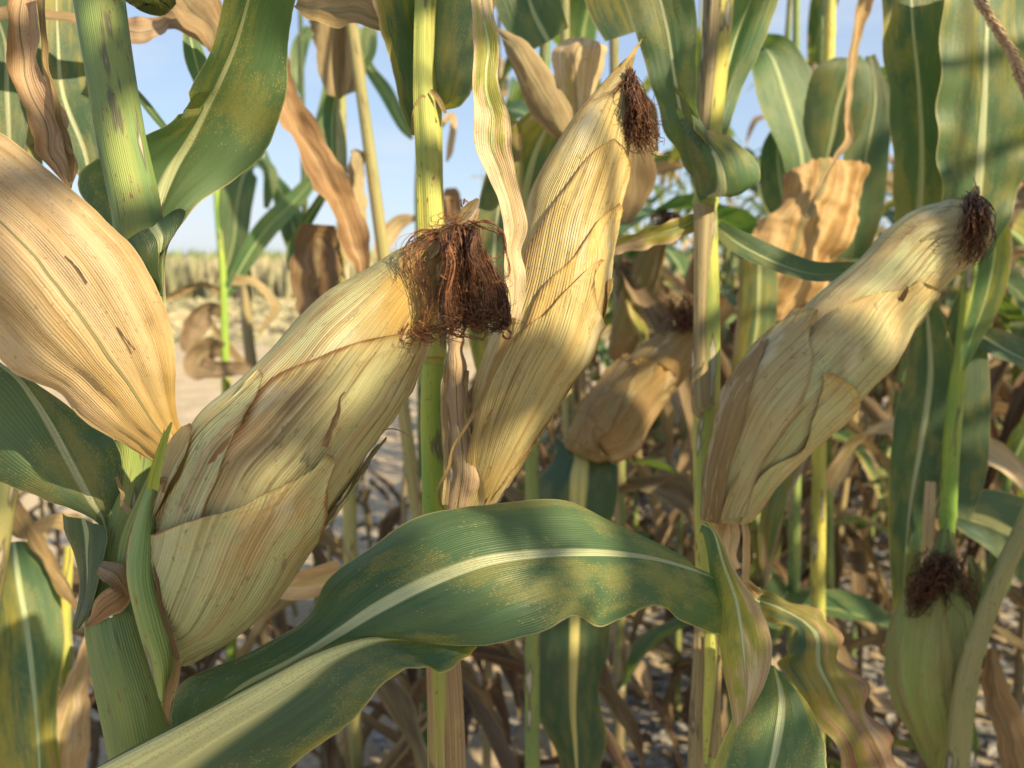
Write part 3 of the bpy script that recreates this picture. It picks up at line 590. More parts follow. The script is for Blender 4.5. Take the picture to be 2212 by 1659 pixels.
# ---------------- the long bent leaf in front, two blades
rail_leaf('leaf', A, rows(((378, 1640, .345), (430, 1610, .345), (480, 1640, .35)), ((375, 1540, .345), (470, 1540, .342), (560, 1560, .345)), ((400, 1470, .345), (540, 1478, .338), (640, 1480, .342)), ((560, 1402, .345), (650, 1420, .333), (735, 1395, .337)), ((655, 1335, .345), (735, 1366, .330), (850, 1378, .330)),
                          ((712, 1255, .348), (820, 1312, .328), (950, 1392, .324)), ((790, 1185, .352), (925, 1257, .328), (1060, 1394, .320)), ((900, 1122, .356), (1040, 1215, .329), (1165, 1366, .320)), ((1050, 1085, .368), (1165, 1198, .340), (1235, 1332, .330)),
                          ((1200, 1082, .386), (1280, 1194, .358), (1300, 1352, .345)), ((1310, 1118, .408), (1385, 1203, .384), (1410, 1310, .372)), ((1430, 1185, .432), (1470, 1222, .412), (1470, 1338, .400)), ((1540, 1240, .462), (1560, 1255, .448), (1560, 1372, .435)), ((1640, 1270, .492), (1640, 1300, .485), (1640, 1365, .478))),
          M_leaf_rusty, n=120, m=25, camber=.10, wave=.0012, waves=6, dry=.08, tone=.55)
rail_leaf('leaf', A, rows(((150, 1694, .325), (152, 1700, .322), (260, 1830, .325)), ((205, 1658, .325), (207, 1666, .321), (470, 1790, .325)), ((400, 1556, .325), (403, 1564, .320), (640, 1650, .322)), ((560, 1470, .325), (563, 1478, .320), (752, 1562, .318)), ((670, 1412, .327), (674, 1420, .321), (838, 1470, .318)),
                          ((770, 1376, .330), (775, 1384, .325), (905, 1440, .318)), ((850, 1368, .334), (856, 1374, .330), (955, 1452, .320)), ((930, 1372, .338), (934, 1378, .336), (1005, 1425, .325)), ((1010, 1384, .340), (1004, 1388, .340), (1032, 1394, .332))),
          M_edge, n=80, m=25, camber=.06, wave=.0008, waves=7, dry=.16, tone=.6)

# ---------------- hanging dry leaf at top left, belongs to a neighbour stalk out of frame
leafc('leaf', A, [(48, -60, .41, 60, 0), (42, 40, .405, 64, 10), (55, 150, .40, 84, 0), (88, 250, .40, 88, 20), (112, 330, .398, 84, 0), (140, 380, .397, 50, 30), (153, 408, .396, 8, 0)], M_gold, dry=1., fold=.25, curl=1.1, crumple=.003, rag=.25, tone=.3)
leafc('leaf', A, [(85, -30, .402, 20, 0), (92, 120, .398, 22, 50), (112, 220, .396, 30, 60), (145, 330, .395, 24, 40), (152, 390, .396, 6, 0)], M_brown, dry=1., curl=1.3, crumple=.002, tone=.7)

# ---------------- plant B : centre
B = plant('maize_plant', 'central maize plant with a slim upright stalk and the tall yellow ear right of it', 935, 900, .47)
stalk('stalk', B, [(925, -60, 52, .49), (924, 100, 50, .487), (926, 240, 56, .485), (928, 420, 58, .483), (934, 600, 58, .48), (937, 740, 56, .477), (937, 785, 52, .477), (936, 900, 50, .477), (940, 1060, 54, .476), (944, 1150, 60, .475), (952, 1350, 70, .475), (958, 1500, 74, .475), (962, 1720, 74, .476)],
      M_stalk_y, to_top=1.8, nodes_y=(782, 1300), dry=.26, tone=.7)
leafc('leaf_sheath', B, [(955, 1380, .462, 70, 0), (960, 1480, .462, 78, 0), (965, 1600, .462, 80, 0), (968, 1730, .462, 80, 0)], M_stalk_y, fold=-.4, dry=.5, tone=.5)
tubeB = stalk('stalk_internode', B, [(936, 788, 53, .4755), (935, 900, 54, .4755), (938, 1000, 56, .4745), (944, 1150, 62, .473), (948, 1300, 66, .473)], M_stalk_l, to_ground=False, dry=.0, tone=.7)
leafc('leaf_sheath', B, [(915, -40, .475, 36, 0), (912, 100, .473, 36, 0), (915, 220, .472, 44, 0), (926, 400, .470, 52, 0), (934, 600, .468, 56, 0), (936, 770, .466, 56, 0)], M_stalk_y, fold=-.35, dry=.33, tone=.6)
rail_leaf('leaf', B, rows(((888, 292, .49), (922, 262, .51), (958, 240, .485)), ((865, 230, .49), (924, 200, .515), (1000, 225, .47)), ((848, 150, .49), (925, 120, .52), (1028, 170, .46)), ((822, 60, .485), (925, 40, .52), (1050, 90, .46)), ((800, -20, .48), (925, -40, .52), (1072, 0, .46)), ((780, -110, .47), (925, -120, .51), (1085, -90, .46))),
          M_leaf_rusty, n=50, m=19, camber=.16, dry=.27, tone=.3)
leafc('leaf_collar', B, [(893, 292, .478, 12, 0), (900, 240, .474, 16, 0), (915, 205, .472, 10, 0)], M_brown, dry=1., fold=.2)
leafc('leaf_collar', B, [(962, 245, .474, 8, 0), (948, 215, .472, 12, 0), (930, 195, .472, 8, 0)], M_brown, dry=1., fold=.2)
leafc('leaf', B, [(1040, -60, .42, 48, 0), (1045, 30, .415, 50, 5), (1052, 110, .41, 58, -5), (1048, 180, .405, 58, 10), (1060, 250, .40, 72, -5), (1062, 310, .40, 74, 5), (1082, 370, .40, 62, 0), (1098, 420, .40, 54, 12), (1112, 480, .40, 52, 0), (1108, 540, .40, 44, 25), (1112, 600, .40, 50, 10), (1108, 655, .40, 44, 0), (1103, 692, .40, 38, 10)],
      M_leaf, n=110, m=17, dry=.42, fold=.16, wave=.0022, waves=7, crumple=.0014, rag=.12, tone=1.)
leafc('leaf_tip', B, [(1100, 685, .40, 34, 10), (1085, 740, .398, 34, 20), (1058, 800, .396, 26, 50), (1036, 860, .395, 14, 60), (1005, 920, .394, 11, 40), (982, 965, .393, 9, 0), (966, 1010, .393, 12, 50), (950, 1050, .393, 10, 20), (950, 1085, .393, 8, 0), (968, 1118, .393, 5, 0)], M_brown, n=90, dry=1., fold=.3, curl=1.2, crumple=.0008, rag=.2, tone=1.)

e2 = Ear([(1000, 1118, 1045, 1118, .455), (1012, 1040, 1072, 1052, .452), (1008, 930, 1128, 965, .448), (1022, 840, 1180, 890, .444), (1045, 760, 1222, 822, .440), (1075, 680, 1262, 762, .436), (1100, 595, 1292, 668, .434), (1118, 520, 1308, 580, .433),
          (1138, 440, 1322, 500, .434), (1168, 370, 1340, 425, .435), (1205, 305, 1356, 345, .437), (1248, 245, 1362, 275, .440), (1295, 190, 1362, 212, .443), (1338, 140, 1365, 155, .446), (1366, 112, 1374, 118, .448)])
E2 = e2.body('ear', B, M_husk_gold, gold=.5, green=.0, edge=0., tone=.7)
e2.husk(E2, [(1010, 1100, 1060, 1060), (1060, 900, 1215, 850), (1100, 720, 1280, 740), (1130, 600, 1305, 610), (1158, 530, 1320, 520), (1215, 438, 1332, 440), (1263, 362, 1345, 390), (1300, 332, 1340, 350), (1310, 328, 1316, 330)], M_husk_gold, off=.001, lift=.0014, green=0., gold=.6, edge=.8, tone=.45)
e2.husk(E2, [(1010, 1100, 1066, 1050), (1060, 900, 1225, 840), (1110, 780, 1285, 735), (1160, 660, 1306, 640), (1200, 600, 1312, 580), (1238, 560, 1326, 520), (1283, 486, 1334, 470), (1320, 448, 1334, 450)], M_husk_gold, off=.0022, lift=.0020, green=0., gold=.9, edge=.7, tone=.75)
e2.husk(E2, [(1004, 1110, 1060, 1070), (1030, 960, 1170, 925), (1060, 850, 1240, 820), (1100, 760, 1275, 730), (1147, 708, 1276, 690), (1181, 680, 1268, 650), (1215, 630, 1264, 612), (1250, 590, 1272, 585), (1275, 574, 1282, 574)], M_husk_gold, off=.0034, lift=.0022, tip=.002, green=.5, gold=.2, edge=.6, tone=.55)
e2.husk(E2, [(1050, 1075, 1075, 1050), (1150, 930, 1175, 905), (1235, 800, 1255, 785), (1283, 690, 1300, 670), (1292, 620, 1302, 610), (1296, 600, 1299, 598)], M_husk_gold, off=.0036, lift=.0018, gold=1., edge=.3, tone=.9)
leafc('husk_tip', E2, [(1345, 150, .442, 16, 10), (1362, 125, .440, 12, 20), (1375, 104, .440, 7, 0), (1387, 84, .440, 2, 0)], M_husk_gold, edge=0., fold=.3)
leafc('husk_tip', E2, [(1268, 592, .424, 12, 0), (1278, 578, .421, 10, 40), (1284, 572, .42, 3, 0)], M_brown, dry=1.)
rail_leaf('husk_leaf', E2, rows(((968, 1100, .448), (985, 1105, .444), (1035, 1100, .448)), ((972, 1000, .446), (1000, 1010, .438), (1040, 1040, .444)), ((965, 900, .446), (988, 900, .436), (1018, 930, .444)), ((958, 800, .446), (985, 800, .436), (1008, 800, .444)), ((968, 745, .446), (985, 740, .438), (1005, 735, .444)), ((975, 700, .446), (985, 690, .44), (1000, 690, .445))),
          M_gold, n=60, camber=.2, crumple=.0025, wave=.002, dry=1., tone=.45)
leafc('husk_leaf', E2, [(962, 1090, .444, 14, 0), (966, 980, .441, 18, 50), (958, 860, .440, 16, 20), (962, 790, .44, 14, 50), (985, 730, .44, 5, 0)], M_brown, dry=1., crumple=.0015, fold=.3, tone=.9)
leafc('husk_leaf', E2, [(1020, 1110, .444, 40, 0), (1035, 1060, .440, 30, 30), (1010, 960, .438, 26, 20), (1000, 880, .438, 18, 20), (1010, 800, .438, 10, 0)], M_husk_gold, fold=.2, crumple=.001, edge=.5, tone=.3)
leafc('husk_leaf', E2, [(1000, 1118, .446, 20, 0), (1030, 1110, .444, 16, 30), (1052, 1070, .443, 10, 10), (1075, 1035, .444, 4, 0)], M_brown, dry=1., crumple=.001)
lines = []
for k in range(230):
    f = rng.random(); q = [(1362 + rng.gauss(0, 4), 148 + 30 * rng.random(), .437), (1366 + rng.gauss(2, 6), 190 + rng.gauss(0, 10), .432)]
    x, y = q[-1][:2]
    for j in range(rng.choice([2, 3, 4, 4])):
        x += rng.gauss(3.5, 9) if j != 3 else rng.gauss(8, 12); y += rng.uniform(22, 40); x = min(max(x, 1352), 1420); y = min(y, 335); q.append((x, y, .430 + rng.gauss(0, .005)))
    lines.append(pth(q, 3, rng.uniform(.00015, .0004)))
for k in range(80):
    x, y = 1385 + rng.gauss(0, 18), 275 + rng.gauss(0, 18); q = [(x, y, .43)]; a = rng.uniform(0, 6.3)
    for j in range(5): x += 11 * math.cos(a); y += 11 * math.sin(a); a += rng.gauss(.4, .7); q.append((x, y, .43 + rng.gauss(0, .003)))
    lines.append(pth(q, 2, rng.uniform(.0002, .0004)))
for k in range(40):
    lines.append(pth([(1362, 160, .437), (1340 + rng.gauss(0, 6), 190, .434), (1310 + rng.gauss(0, 8), 215 + rng.gauss(0, 6), .431), (1275 + rng.gauss(0, 12), 232 + rng.gauss(0, 8), .431)], 2, .00012))
strands('silk', E2, lines, M_silk_d)

# ---------------- plant C : right of centre
Cp = plant('maize_plant', 'maize plant right of centre whose brown striped stalk carries the pale ear leaning right', 1530, 900, .60)
stalk('stalk', Cp, [(1556, -60, 66, .60), (1548, 80, 62, .60), (1536, 230, 56, .60), (1530, 330, 52, .60), (1524, 440, 50, .60), (1526, 600, 52, .60), (1528, 760, 54, .60), (1526, 880, 56, .60), (1522, 1000, 50, .60), (1524, 1150, 48, .60), (1530, 1400, 48, .60), (1530, 1720, 54, .60)],
      M_stalk_y, to_top=1.9, nodes_y=(432, 888), dry=.25, tone=.8)
leafc('leaf_sheath', Cp, [(1538, -50, .585, 44, -20), (1530, 100, .583, 36, -20), (1520, 240, .583, 30, -10), (1512, 330, .583, 26, 0)], M_stalk_d, fold=-.4, dry=.8, tone=.0)
leafc('leaf_sheath', Cp, [(1521, 440, .582, 46, 0), (1516, 560, .58, 34, 0), (1512, 700, .58, 28, 0), (1514, 860, .58, 42, 0), (1524, 885, .58, 50, 0)], M_stalk_d, fold=-.4, dry=.75, tone=.35)
leafc('leaf_sheath', Cp, [(1512, 1300, .59, 18, 0), (1508, 1450, .585, 26, 0), (1506, 1600, .585, 40, 0), (1510, 1720, .585, 44, 0)], M_stalk_d, fold=-.4, dry=.9, tone=.0)
leafc('leaf_sheath', Cp, [(1534, 1370, .583, 20, 0), (1534, 1450, .581, 24, 0), (1528, 1550, .581, 20, 0), (1524, 1650, .581, 8, 0)], M_stalk_y, fold=-.4, dry=0., tone=1.)  # yellow strip whose colour stands in for a sunlit stripe down the stalk
leafc('leaf_sheath', Cp, [(1558, 1360, .588, 12, 0), (1550, 1500, .585, 14, 0), (1545, 1640, .585, 30, 0)], M_stalk_d, fold=-.4, dry=1., tone=.3)
leafc('leaf', Cp, [(1545, 420, .575, 70, 40), (1512, 350, .570, 70, 50), (1478, 270, .565, 84, 30), (1458, 170, .56, 100, 15), (1440, 60, .555, 130, 0), (1410, -60, .55, 150, 0)], M_leaf_rusty, n=60, m=15, fold=.25, wave=.002, dry=.12, tone=.6)
rail_leaf('leaf_base', Cp, rows(((1505, 425, .585), (1530, 428, .572), (1565, 425, .585)), ((1482, 330, .58), (1560, 420, .565), (1620, 405, .575)), ((1462, 260, .57), (1560, 380, .558), (1642, 385, .57)), ((1455, 210, .565), (1540, 330, .555), (1630, 340, .57)), ((1450, 180, .562), (1500, 280, .555), (1600, 318, .575))), M_leaf_rusty, n=40, m=15, camber=.12, dry=.22, tone=1.)
rail_leaf('leaf', Cp, rows(((1505, 330, .615), (1525, 320, .625), (1570, 290, .62)), ((1520, 200, .625), (1560, 190, .635), (1600, 200, .63)), ((1545, 80, .63), (1590, 80, .64), (1650, 90, .63)), ((1570, -20, .63), (1630, -20, .64), (1690, -20, .63)), ((1600, -110, .63), (1670, -110, .64), (1730, -110, .63))), M_leaf_back, camber=.12, dry=.2, tone=.9)
leafc('leaf', Cp, [(1400, 60, .62, 190, 0), (1380, -20, .62, 230, 10), (1360, -120, .62, 240, 10)], M_leaf, n=30, fold=.1, dry=.3, tone=.2)
leafc('leaf', Cp, [(1515, 470, .60, 24, 0), (1470, 490, .59, 44, 20), (1400, 510, .585, 50, 30), (1330, 530, .58, 36, 30), (1290, 540, .58, 10, 10)], M_leaf_back, fold=.3, wave=.003, dry=.35, tone=.3)
leafc('leaf', Cp, [(1548, 490, .61, 30, 10), (1600, 530, .605, 56, 30), (1680, 570, .60, 66, 45), (1760, 592, .60, 56, 40), (1840, 585, .60, 36, 20), (1880, 575, .60, 6, 0)], M_leaf, fold=.35, dry=.08, tone=.4)

e3 = Ear([(1522, 1128, 1602, 1128, .560), (1536, 1020, 1660, 1048, .556), (1556, 930, 1735, 970, .550), (1578, 842, 1815, 895, .545), (1630, 765, 1872, 835, .542), (1695, 705, 1925, 780, .540), (1760, 642, 1955, 718, .540), (1830, 583, 1998, 668, .541), (1890, 525, 2050, 605, .543),
          (1950, 465, 2095, 572, .545), (2010, 442, 2125, 540, .547), (2068, 425, 2140, 490, .549), (2105, 425, 2130, 455, .55)])
E3 = e3.body('ear', Cp, M_husk, gold=.35, green=.3, edge=0., tone=.8)
e3.husk(E3, [(1560, 1110, 1610, 1120), (1640, 950, 1790, 925), (1712, 860, 1880, 830), (1736, 760, 1950, 740), (1798, 690, 1975, 690), (1866, 666, 1990, 660), (1925, 648, 1985, 650), (1950, 636, 1962, 640)], M_husk, off=.001, lift=.0025, green=.9, gold=.3, edge=.4, tone=.85)
e3.husk(E3, [(1530, 1120, 1600, 1110), (1545, 985, 1645, 990), (1562, 900, 1715, 890), (1595, 805, 1742, 800), (1665, 735, 1748, 740), (1720, 690, 1755, 705), (1758, 682, 1764, 688)], M_husk, off=.0026, lift=.0022, green=.2, gold=.2, edge=.5, tone=.65)
e3.husk(E3, [(1590, 1125, 1605, 1128), (1640, 1010, 1700, 1020), (1715, 960, 1800, 915), (1740, 900, 1830, 880), (1755, 850, 1820, 850), (1755, 820, 1775, 820)], M_husk, off=.0028, lift=.002, green=.6, gold=.8, edge=.4, tone=.95)
e3.husk(E3, [(1530, 1125, 1560, 1122), (1540, 1000, 1590, 1000), (1558, 920, 1620, 900), (1590, 830, 1640, 820), (1640, 770, 1660, 760), (1660, 745, 1668, 742)], M_husk_brown, off=.003, lift=.0018, edge=.5, tone=.9)
for q in ([(1560, 1110, .565, 30, 0), (1552, 1160, .562, 20, 20), (1540, 1210, .56, 12, 30), (1535, 1250, .56, 4, 0)], [(1575, 1120, .565, 34, 0), (1580, 1160, .562, 34, 0), (1575, 1200, .562, 30, 0), (1590, 1230, .562, 20, 0)], [(1602, 1100, .562, 12, 0), (1612, 1170, .56, 16, 20), (1610, 1260, .56, 14, 0), (1608, 1330, .56, 6, 0)]):
    leafc('shank_husk', E3, q, M_gold, dry=1., fold=.3, crumple=.001, tone=.8)
leafc('husk_tip', E3, [(1958, 690, .535, 60, 20), (1995, 650, .534, 50, 20), (2030, 612, .535, 26, 20), (2050, 600, .536, 6, 0)], M_husk_brown, edge=.5, fold=.2, tone=.7)
leafc('husk_tip', E3, [(1750, 700, .508, 12, 0), (1760, 684, .504, 12, 30), (1766, 668, .502, 3, 0)], M_brown, dry=1.)
leafc('husk_tip', E3, [(1945, 650, .512, 12, 0), (1956, 632, .510, 12, 30), (1960, 618, .510, 3, 0)], M_brown, dry=1.)
lines = []
for k in range(260):
    a = rng.uniform(-1.2, 1.35); r0 = rng.uniform(10, 62); cx, cy = 2095, 500
    x, y = 2098 + rng.gauss(0, 12), 440 + rng.gauss(0, 14); q = [(x, y, .535)]
    for j in range(4): x += 9 + rng.gauss(0, 9) - j * 8; y += rng.uniform(10, 42); q.append((min(x, 2150), min(y, 575), .527 + rng.gauss(0, .010)))
    lines.append(pth(q, 4, rng.uniform(.0002, .0005)))
for k in range(110):
    lines.append(pth([(2098, 450, .54), (2070 + rng.gauss(0, 8), 455 + rng.gauss(8, 10), .532), (2035 + rng.gauss(0, 16), 480 + rng.gauss(10, 18), .528), (1990 + rng.gauss(0, 26), 515 + rng.gauss(10, 22), .526)], 4, rng.uniform(.0001, .0002)))
strands('silk', E3, lines, M_silk_d)
leafc('husk_tip', E3, [(2085, 445, .545, 30, 0), (2100, 425, .543, 26, 20), (2112, 402, .543, 8, 0)], M_brown, dry=1., crumple=.002)

# curled leaves at the foot of plant C
rail_leaf('leaf', Cp, rows(((1512, 1150, 0.455), (1520, 1130, 0.450), (1530, 1128, 0.445)), ((1520, 1160, 0.450), (1545, 1150, 0.440), (1556, 1160, 0.435)), ((1532, 1230, 0.445), (1565, 1220, 0.433), (1590, 1235, 0.430)), ((1545, 1330, 0.440), (1592, 1300, 0.429), (1640, 1310, 0.425)), ((1562, 1440, 0.435), (1605, 1390, 0.425), (1668, 1395, 0.420)),
                           ((1580, 1530, 0.430), (1612, 1480, 0.421), (1655, 1470, 0.415)), ((1592, 1585, 0.425), (1605, 1560, 0.419), (1620, 1540, 0.415))), M_leaf_rusty, n=60, camber=.14, dry=.33, tone=.9)
rail_leaf('leaf', Cp, rows(((1660, 1425, 0.445), (1675, 1440, 0.435), (1690, 1455, 0.430)), ((1610, 1500, 0.440), (1690, 1510, 0.430), (1745, 1520, 0.425)), ((1560, 1600, 0.435), (1680, 1600, 0.425), (1780, 1600, 0.420)), ((1535, 1680, 0.430), (1660, 1690, 0.420), (1785, 1680, 0.415)), ((1520, 1760, 0.425), (1640, 1780, 0.415), (1780, 1780, 0.415))), M_leaf_rusty, n=40, camber=.12, dry=.22, tone=.95)
rail_leaf('leaf', Cp, rows(((1610, 1262, .53), (1615, 1290, .53), (1620, 1325, .53)), ((1690, 1290, .53), (1680, 1310, .525), (1670, 1345, .52)), ((1760, 1322, .53), (1740, 1345, .52), (1715, 1360, .52)), ((1805, 1345, .53), (1765, 1380, .515), (1700, 1400, .51)), ((1812, 1400, .525), (1770, 1440, .51), (1690, 1440, .505)),
                           ((1855, 1465, .52), (1805, 1510, .51), (1740, 1530, .505)), ((1885, 1540, .515), (1850, 1570, .508), (1790, 1600, .50)), ((1930, 1610, .51), (1890, 1640, .505), (1830, 1680, .50)), ((1960, 1700, .51), (1920, 1720, .505), (1870, 1740, .50))), M_leaf, n=80, m=17, camber=.10, wave=.006, waves=5, crumple=.002, dry=.33, tone=.05)
leafc('leaf_scrap', Cp, [(1640, 1290, .47, 24, 0), (1612, 1262, .462, 28, 40), (1600, 1290, .458, 24, 40), (1622, 1325, .456, 14, 10)], M_husk, edge=.4, fold=.3, crumple=.001, tone=.9)

# ---------------- plant D : right, broad upright leaves, green ear low down
D = plant('maize_plant', 'maize plant at the right edge with broad upright green leaves behind the leaning pale ear', 2060, 900, .78)
stalk('stalk', D, [(2100, 520, 26, .78), (2085, 700, 30, .775), (2060, 900, 34, .77), (2048, 1100, 34, .77), (2046, 1180, 28, .77), (2050, 1280, 30, .78), (2060, 1500, 40, .78), (2060, 1720, 42, .78)], M_stalk_l, to_top=1.85, nodes_y=(1105,), dry=.12, tone=.3)
leafc('leaf', D, [(1968, 660, .74, 30, 20), (1982, 500, .73, 110, -25), (1990, 360, .72, 150, -35), (1985, 200, .71, 160, -35), (1972, 60, .70, 150, -30), (1965, -80, .70, 130, -30)], M_leaf_rusty, n=60, m=15, fold=.18, wave=.002, dry=.22, tone=.35)
leafc('leaf', D, [(2100, 560, .70, 60, -10), (2112, 420, .69, 165, -30), (2122, 280, .68, 215, -32), (2130, 120, .67, 215, -32), (2135, -80, .67, 200, -30)], M_leaf_rusty, n=60, m=15, fold=.12, wave=.003, dry=.2, tone=.75)
leafc('leaf', D, [(2120, 400, .70, 20, 0), (2150, 520, .71, 60, 20), (2130, 640, .72, 60, 20), (2095, 740, .73, 34, 10), (2080, 800, .735, 8, 0)], M_leaf_back, fold=.3, dry=.25, tone=.9)
leafc('leaf', D, [(2046, 1115, .79, 90, 0), (2058, 1010, .80, 128, 0), (2070, 880, .805, 120, 0), (2080, 740, .81, 90, 0), (2090, 620, .81, 30, 0)], M_leaf_rusty, n=50, m=13, fold=-.2, dry=.15, tone=.2)
leafc('leaf', D, [(2000, 640, .80, 40, 0), (2010, 800, .80, 100, 10), (1990, 950, .80, 130, 20), (1965, 1100, .80, 90, 10), (1955, 1220, .80, 60, 0), (1945, 1330, .80, 30, 20)], M_leaf_rusty, n=60, m=13, fold=.2, wave=.002, dry=.25, tone=.5)
leafc('leaf', D, [(2010, 1040, .78, 20, 0), (2004, 1150, .78, 26, 30), (1998, 1270, .78, 16, 10)], M_gold, dry=1., tone=1.)
leafc('leaf', D, [(2070, 1110, .80, 60, 0), (2140, 1130, .81, 150, 30), (2230, 1180, .82, 170, 20), (2330, 1260, .83, 120, 0)], M_yrib, n=40, m=13, fold=.15, dry=.05, tone=.6)
leafc('leaf', D, [(2110, 720, .80, 40, 0), (2180, 760, .81, 80, 50), (2260, 800, .82, 70, 30)], M_leaf, fold=.3, tone=.3)
e4 = Ear([(2015, 1700, 2075, 1700, .74), (1992, 1620, 2078, 1620, .735), (1955, 1550, 2086, 1550, .73), (1930, 1480, 2093, 1475, .728), (1930, 1400, 2096, 1400, .727), (1948, 1330, 2088, 1330, .727), (1978, 1265, 2072, 1265, .728), (2008, 1205, 2058, 1205, .73), (2032, 1140, 2050, 1140, .733)])
E4 = e4.body('ear', D, M_husk_green, green=.7, gold=0., edge=0., tone=.9)
e4.husk(E4, [(2020, 1640, 2080, 1600), (2035, 1520, 2097, 1480), (2045, 1400, 2102, 1400), (2040, 1320, 2094, 1320), (2044, 1260, 2072, 1260), (2050, 1220, 2056, 1220)], M_husk_green, off=.001, lift=.0015, green=1., edge=.2, tone=1.)
e4.husk(E4, [(1990, 1630, 2040, 1640), (1945, 1520, 2050, 1520), (1928, 1420, 2052, 1420), (1945, 1330, 2044, 1340), (1985, 1265, 2030, 1270), (2010, 1220, 2018, 1220)], M_husk_green, off=.0022, lift=.0012, green=.4, edge=.4, tone=.8)
for q in ([(2030, 1300, .722, 16, 0), (2030, 1230, .72, 14, 20), (2040, 1160, .722, 8, 0), (2045, 1120, .725, 3, 0)], [(2062, 1290, .722, 14, 0), (2062, 1210, .72, 10, 20), (2058, 1150, .722, 6, 0)], [(2095, 1310, .73, 24, 10), (2108, 1250, .73, 30, 20), (2095, 1200, .73, 10, 0)]):
    leafc('husk_tip', E4, q, M_stalk, dry=.4, fold=.3)
lines = []
for k in range(420):
    x, y = 2035 + rng.gauss(0, 20), 1225 + rng.gauss(0, 20); s_ = rng.choice([-1, -1, 1]); q = [(x, y, .727)]
    for j in range(4): x += s_ * rng.uniform(-3, 26); y += rng.uniform(8, 34); q.append((min(max(x, 1962), 2112), min(y, 1330), .714 + rng.gauss(0, .008)))
    lines.append(pth(q, 5, rng.uniform(.0003, .0007)))
strands('silk', E4, lines, M_silk_d)

F = plant('maize_plant', 'maize plant whose bare olive stalk leans in diagonally at the lower right edge', 2150, 1250, .68)
stalk('stalk', F, [(2300, 930, 34, .68), (2215, 1130, 36, .68), (2160, 1250, 38, .68), (2115, 1370, 40, .68), (2082, 1500, 44, .68), (2062, 1720, 50, .68)], M_stalk_d, nodes_y=(1400,), dry=.35, tone=.15)
leafc('leaf', F, [(2140, 1400, .70, 20, 0), (2150, 1500, .71, 60, 20), (2185, 1600, .72, 70, 20), (2200, 1720, .73, 40, 0)], M_brown, dry=1., fold=.3, crumple=.003, tone=.2)

# tassel branch fallen across the upper right
ts = thing('tassel_branch', 'brown scaly tassel branch hanging down in the upper right corner', 'tassel', tuple(P(2150, 60, .6)))
pts = [(2095, -40), (2120, 10), (2150, 60), (2180, 110), (2200, 160), (2222, 220), (2240, 300)]
C_ = [P(x, y, .6) for x, y in pts]; cc = [Vector(v) for v in cr([tuple(v) for v in C_], 60)]
tube('rachis', ts, cc, [.0016] * 60, M_tassel, m=8)
V_ = []; F_ = []
for k in range(2, 58):
    for s_ in (-1, 0, 1):
        tg = (cc[k + 1] - cc[k - 1]).normalized(); sd = Vector((tg.z, 0, -tg.x)) * s_ + Vector((0, -1 + abs(s_) * .6, 0)); sd.normalize(); b_ = cc[k] + sd * .001
        d_ = (tg * .9 + sd * .45 + Vector((rng.gauss(0, .1), rng.gauss(0, .1), rng.gauss(0, .1)))).normalized(); wv = tg.cross(sd).normalized(); l_ = rng.uniform(.006, .009)
        i0 = len(V_); V_ += [tuple(b_ - wv * .0008), tuple(b_ + wv * .0008), tuple(b_ + d_ * l_ * .5 + wv * .0016), tuple(b_ + d_ * l_ * .5 - wv * .0016), tuple(b_ + d_ * l_), tuple(b_ + d_ * l_ * .5 + sd * .0014)]
        F_ += [(i0, i0 + 1, i0 + 5), (i0 + 1, i0 + 2, i0 + 5), (i0 + 2, i0 + 4, i0 + 5), (i0 + 4, i0 + 3, i0 + 5), (i0 + 3, i0, i0 + 5)]
me = bpy.data.meshes.new('spikelet'); me.from_pydata(V_, [], F_); obj('spikelet', me, M_tassel, ts, kind='stuff')

# insect eggs on plant A
for (x, y) in ((240, 1332), (309, 1301), (300, 1290), (334, 1078)):
    me = bpy.data.meshes.new('egg'); vv = []; ff = []
    for i in range(5):
        for j in range(6): a = math.pi * i / 4; b_ = 2 * math.pi * j / 6; vv.append((.0010 * math.cos(a), .00045 * math.sin(a) * math.cos(b_), .00045 * math.sin(a) * math.sin(b_)))
    for i in range(4):
        for j in range(6): ff.append((i * 6 + j, i * 6 + (j + 1) % 6, (i + 1) * 6 + (j + 1) % 6, (i + 1) * 6 + j))
    me.from_pydata(vv, [], ff); o = obj('insect_egg', me, M_egg); o.location = P(x, y, .338 if y < 1320 else .342); o.rotation_euler = (0, rng.uniform(-.5, .5), 0)
    o['label'] = {1332: 'white insect egg on the stalk below the brown collar', 1301: 'white insect egg at the edge of the pale green bract', 1290: 'tiny white insect egg beside the pale green bract', 1078: 'small white insect egg on the big ear near its green bract tip'}[y]
    o['category'] = 'insect egg'
# ================================================================== mid-ground plants measured in the picture
G = plant('maize_plant', 'blurred maize plant bearing the small brown ear between the two pale ears', 1245, 1000, .95)
stalk('stalk', G, [(1222, 600, 26, .95), (1225, 820, 30, .95), (1232, 960, 30, .95), (1240, 1100, 32, .96), (1245, 1400, 34, .97), (1250, 1700, 36, .98)], M_stalk_d, dry=.5, nodes_y=(950,), tone=.2, to_top=1.7)
e5 = Ear([(1232, 970, 1300, 998, .90), (1240, 925, 1362, 982, .895), (1270, 862, 1392, 940, .89), (1325, 800, 1425, 880, .89), (1385, 745, 1470, 830, .89), (1440, 712, 1500, 770, .89), (1480, 705, 1502, 725, .89)])
E5 = e5.body('ear', G, M_husk_brown, gold=.6, green=.3, edge=0., tone=.8)
e5.husk(E5, [(1245, 975, 1330, 990), (1290, 900, 1400, 910), (1340, 830, 1440, 850), (1372, 790, 1450, 810), (1395, 780, 1420, 790)], M_husk_brown, off=.002, lift=.004, gold=1., edge=.5, tone=1.)
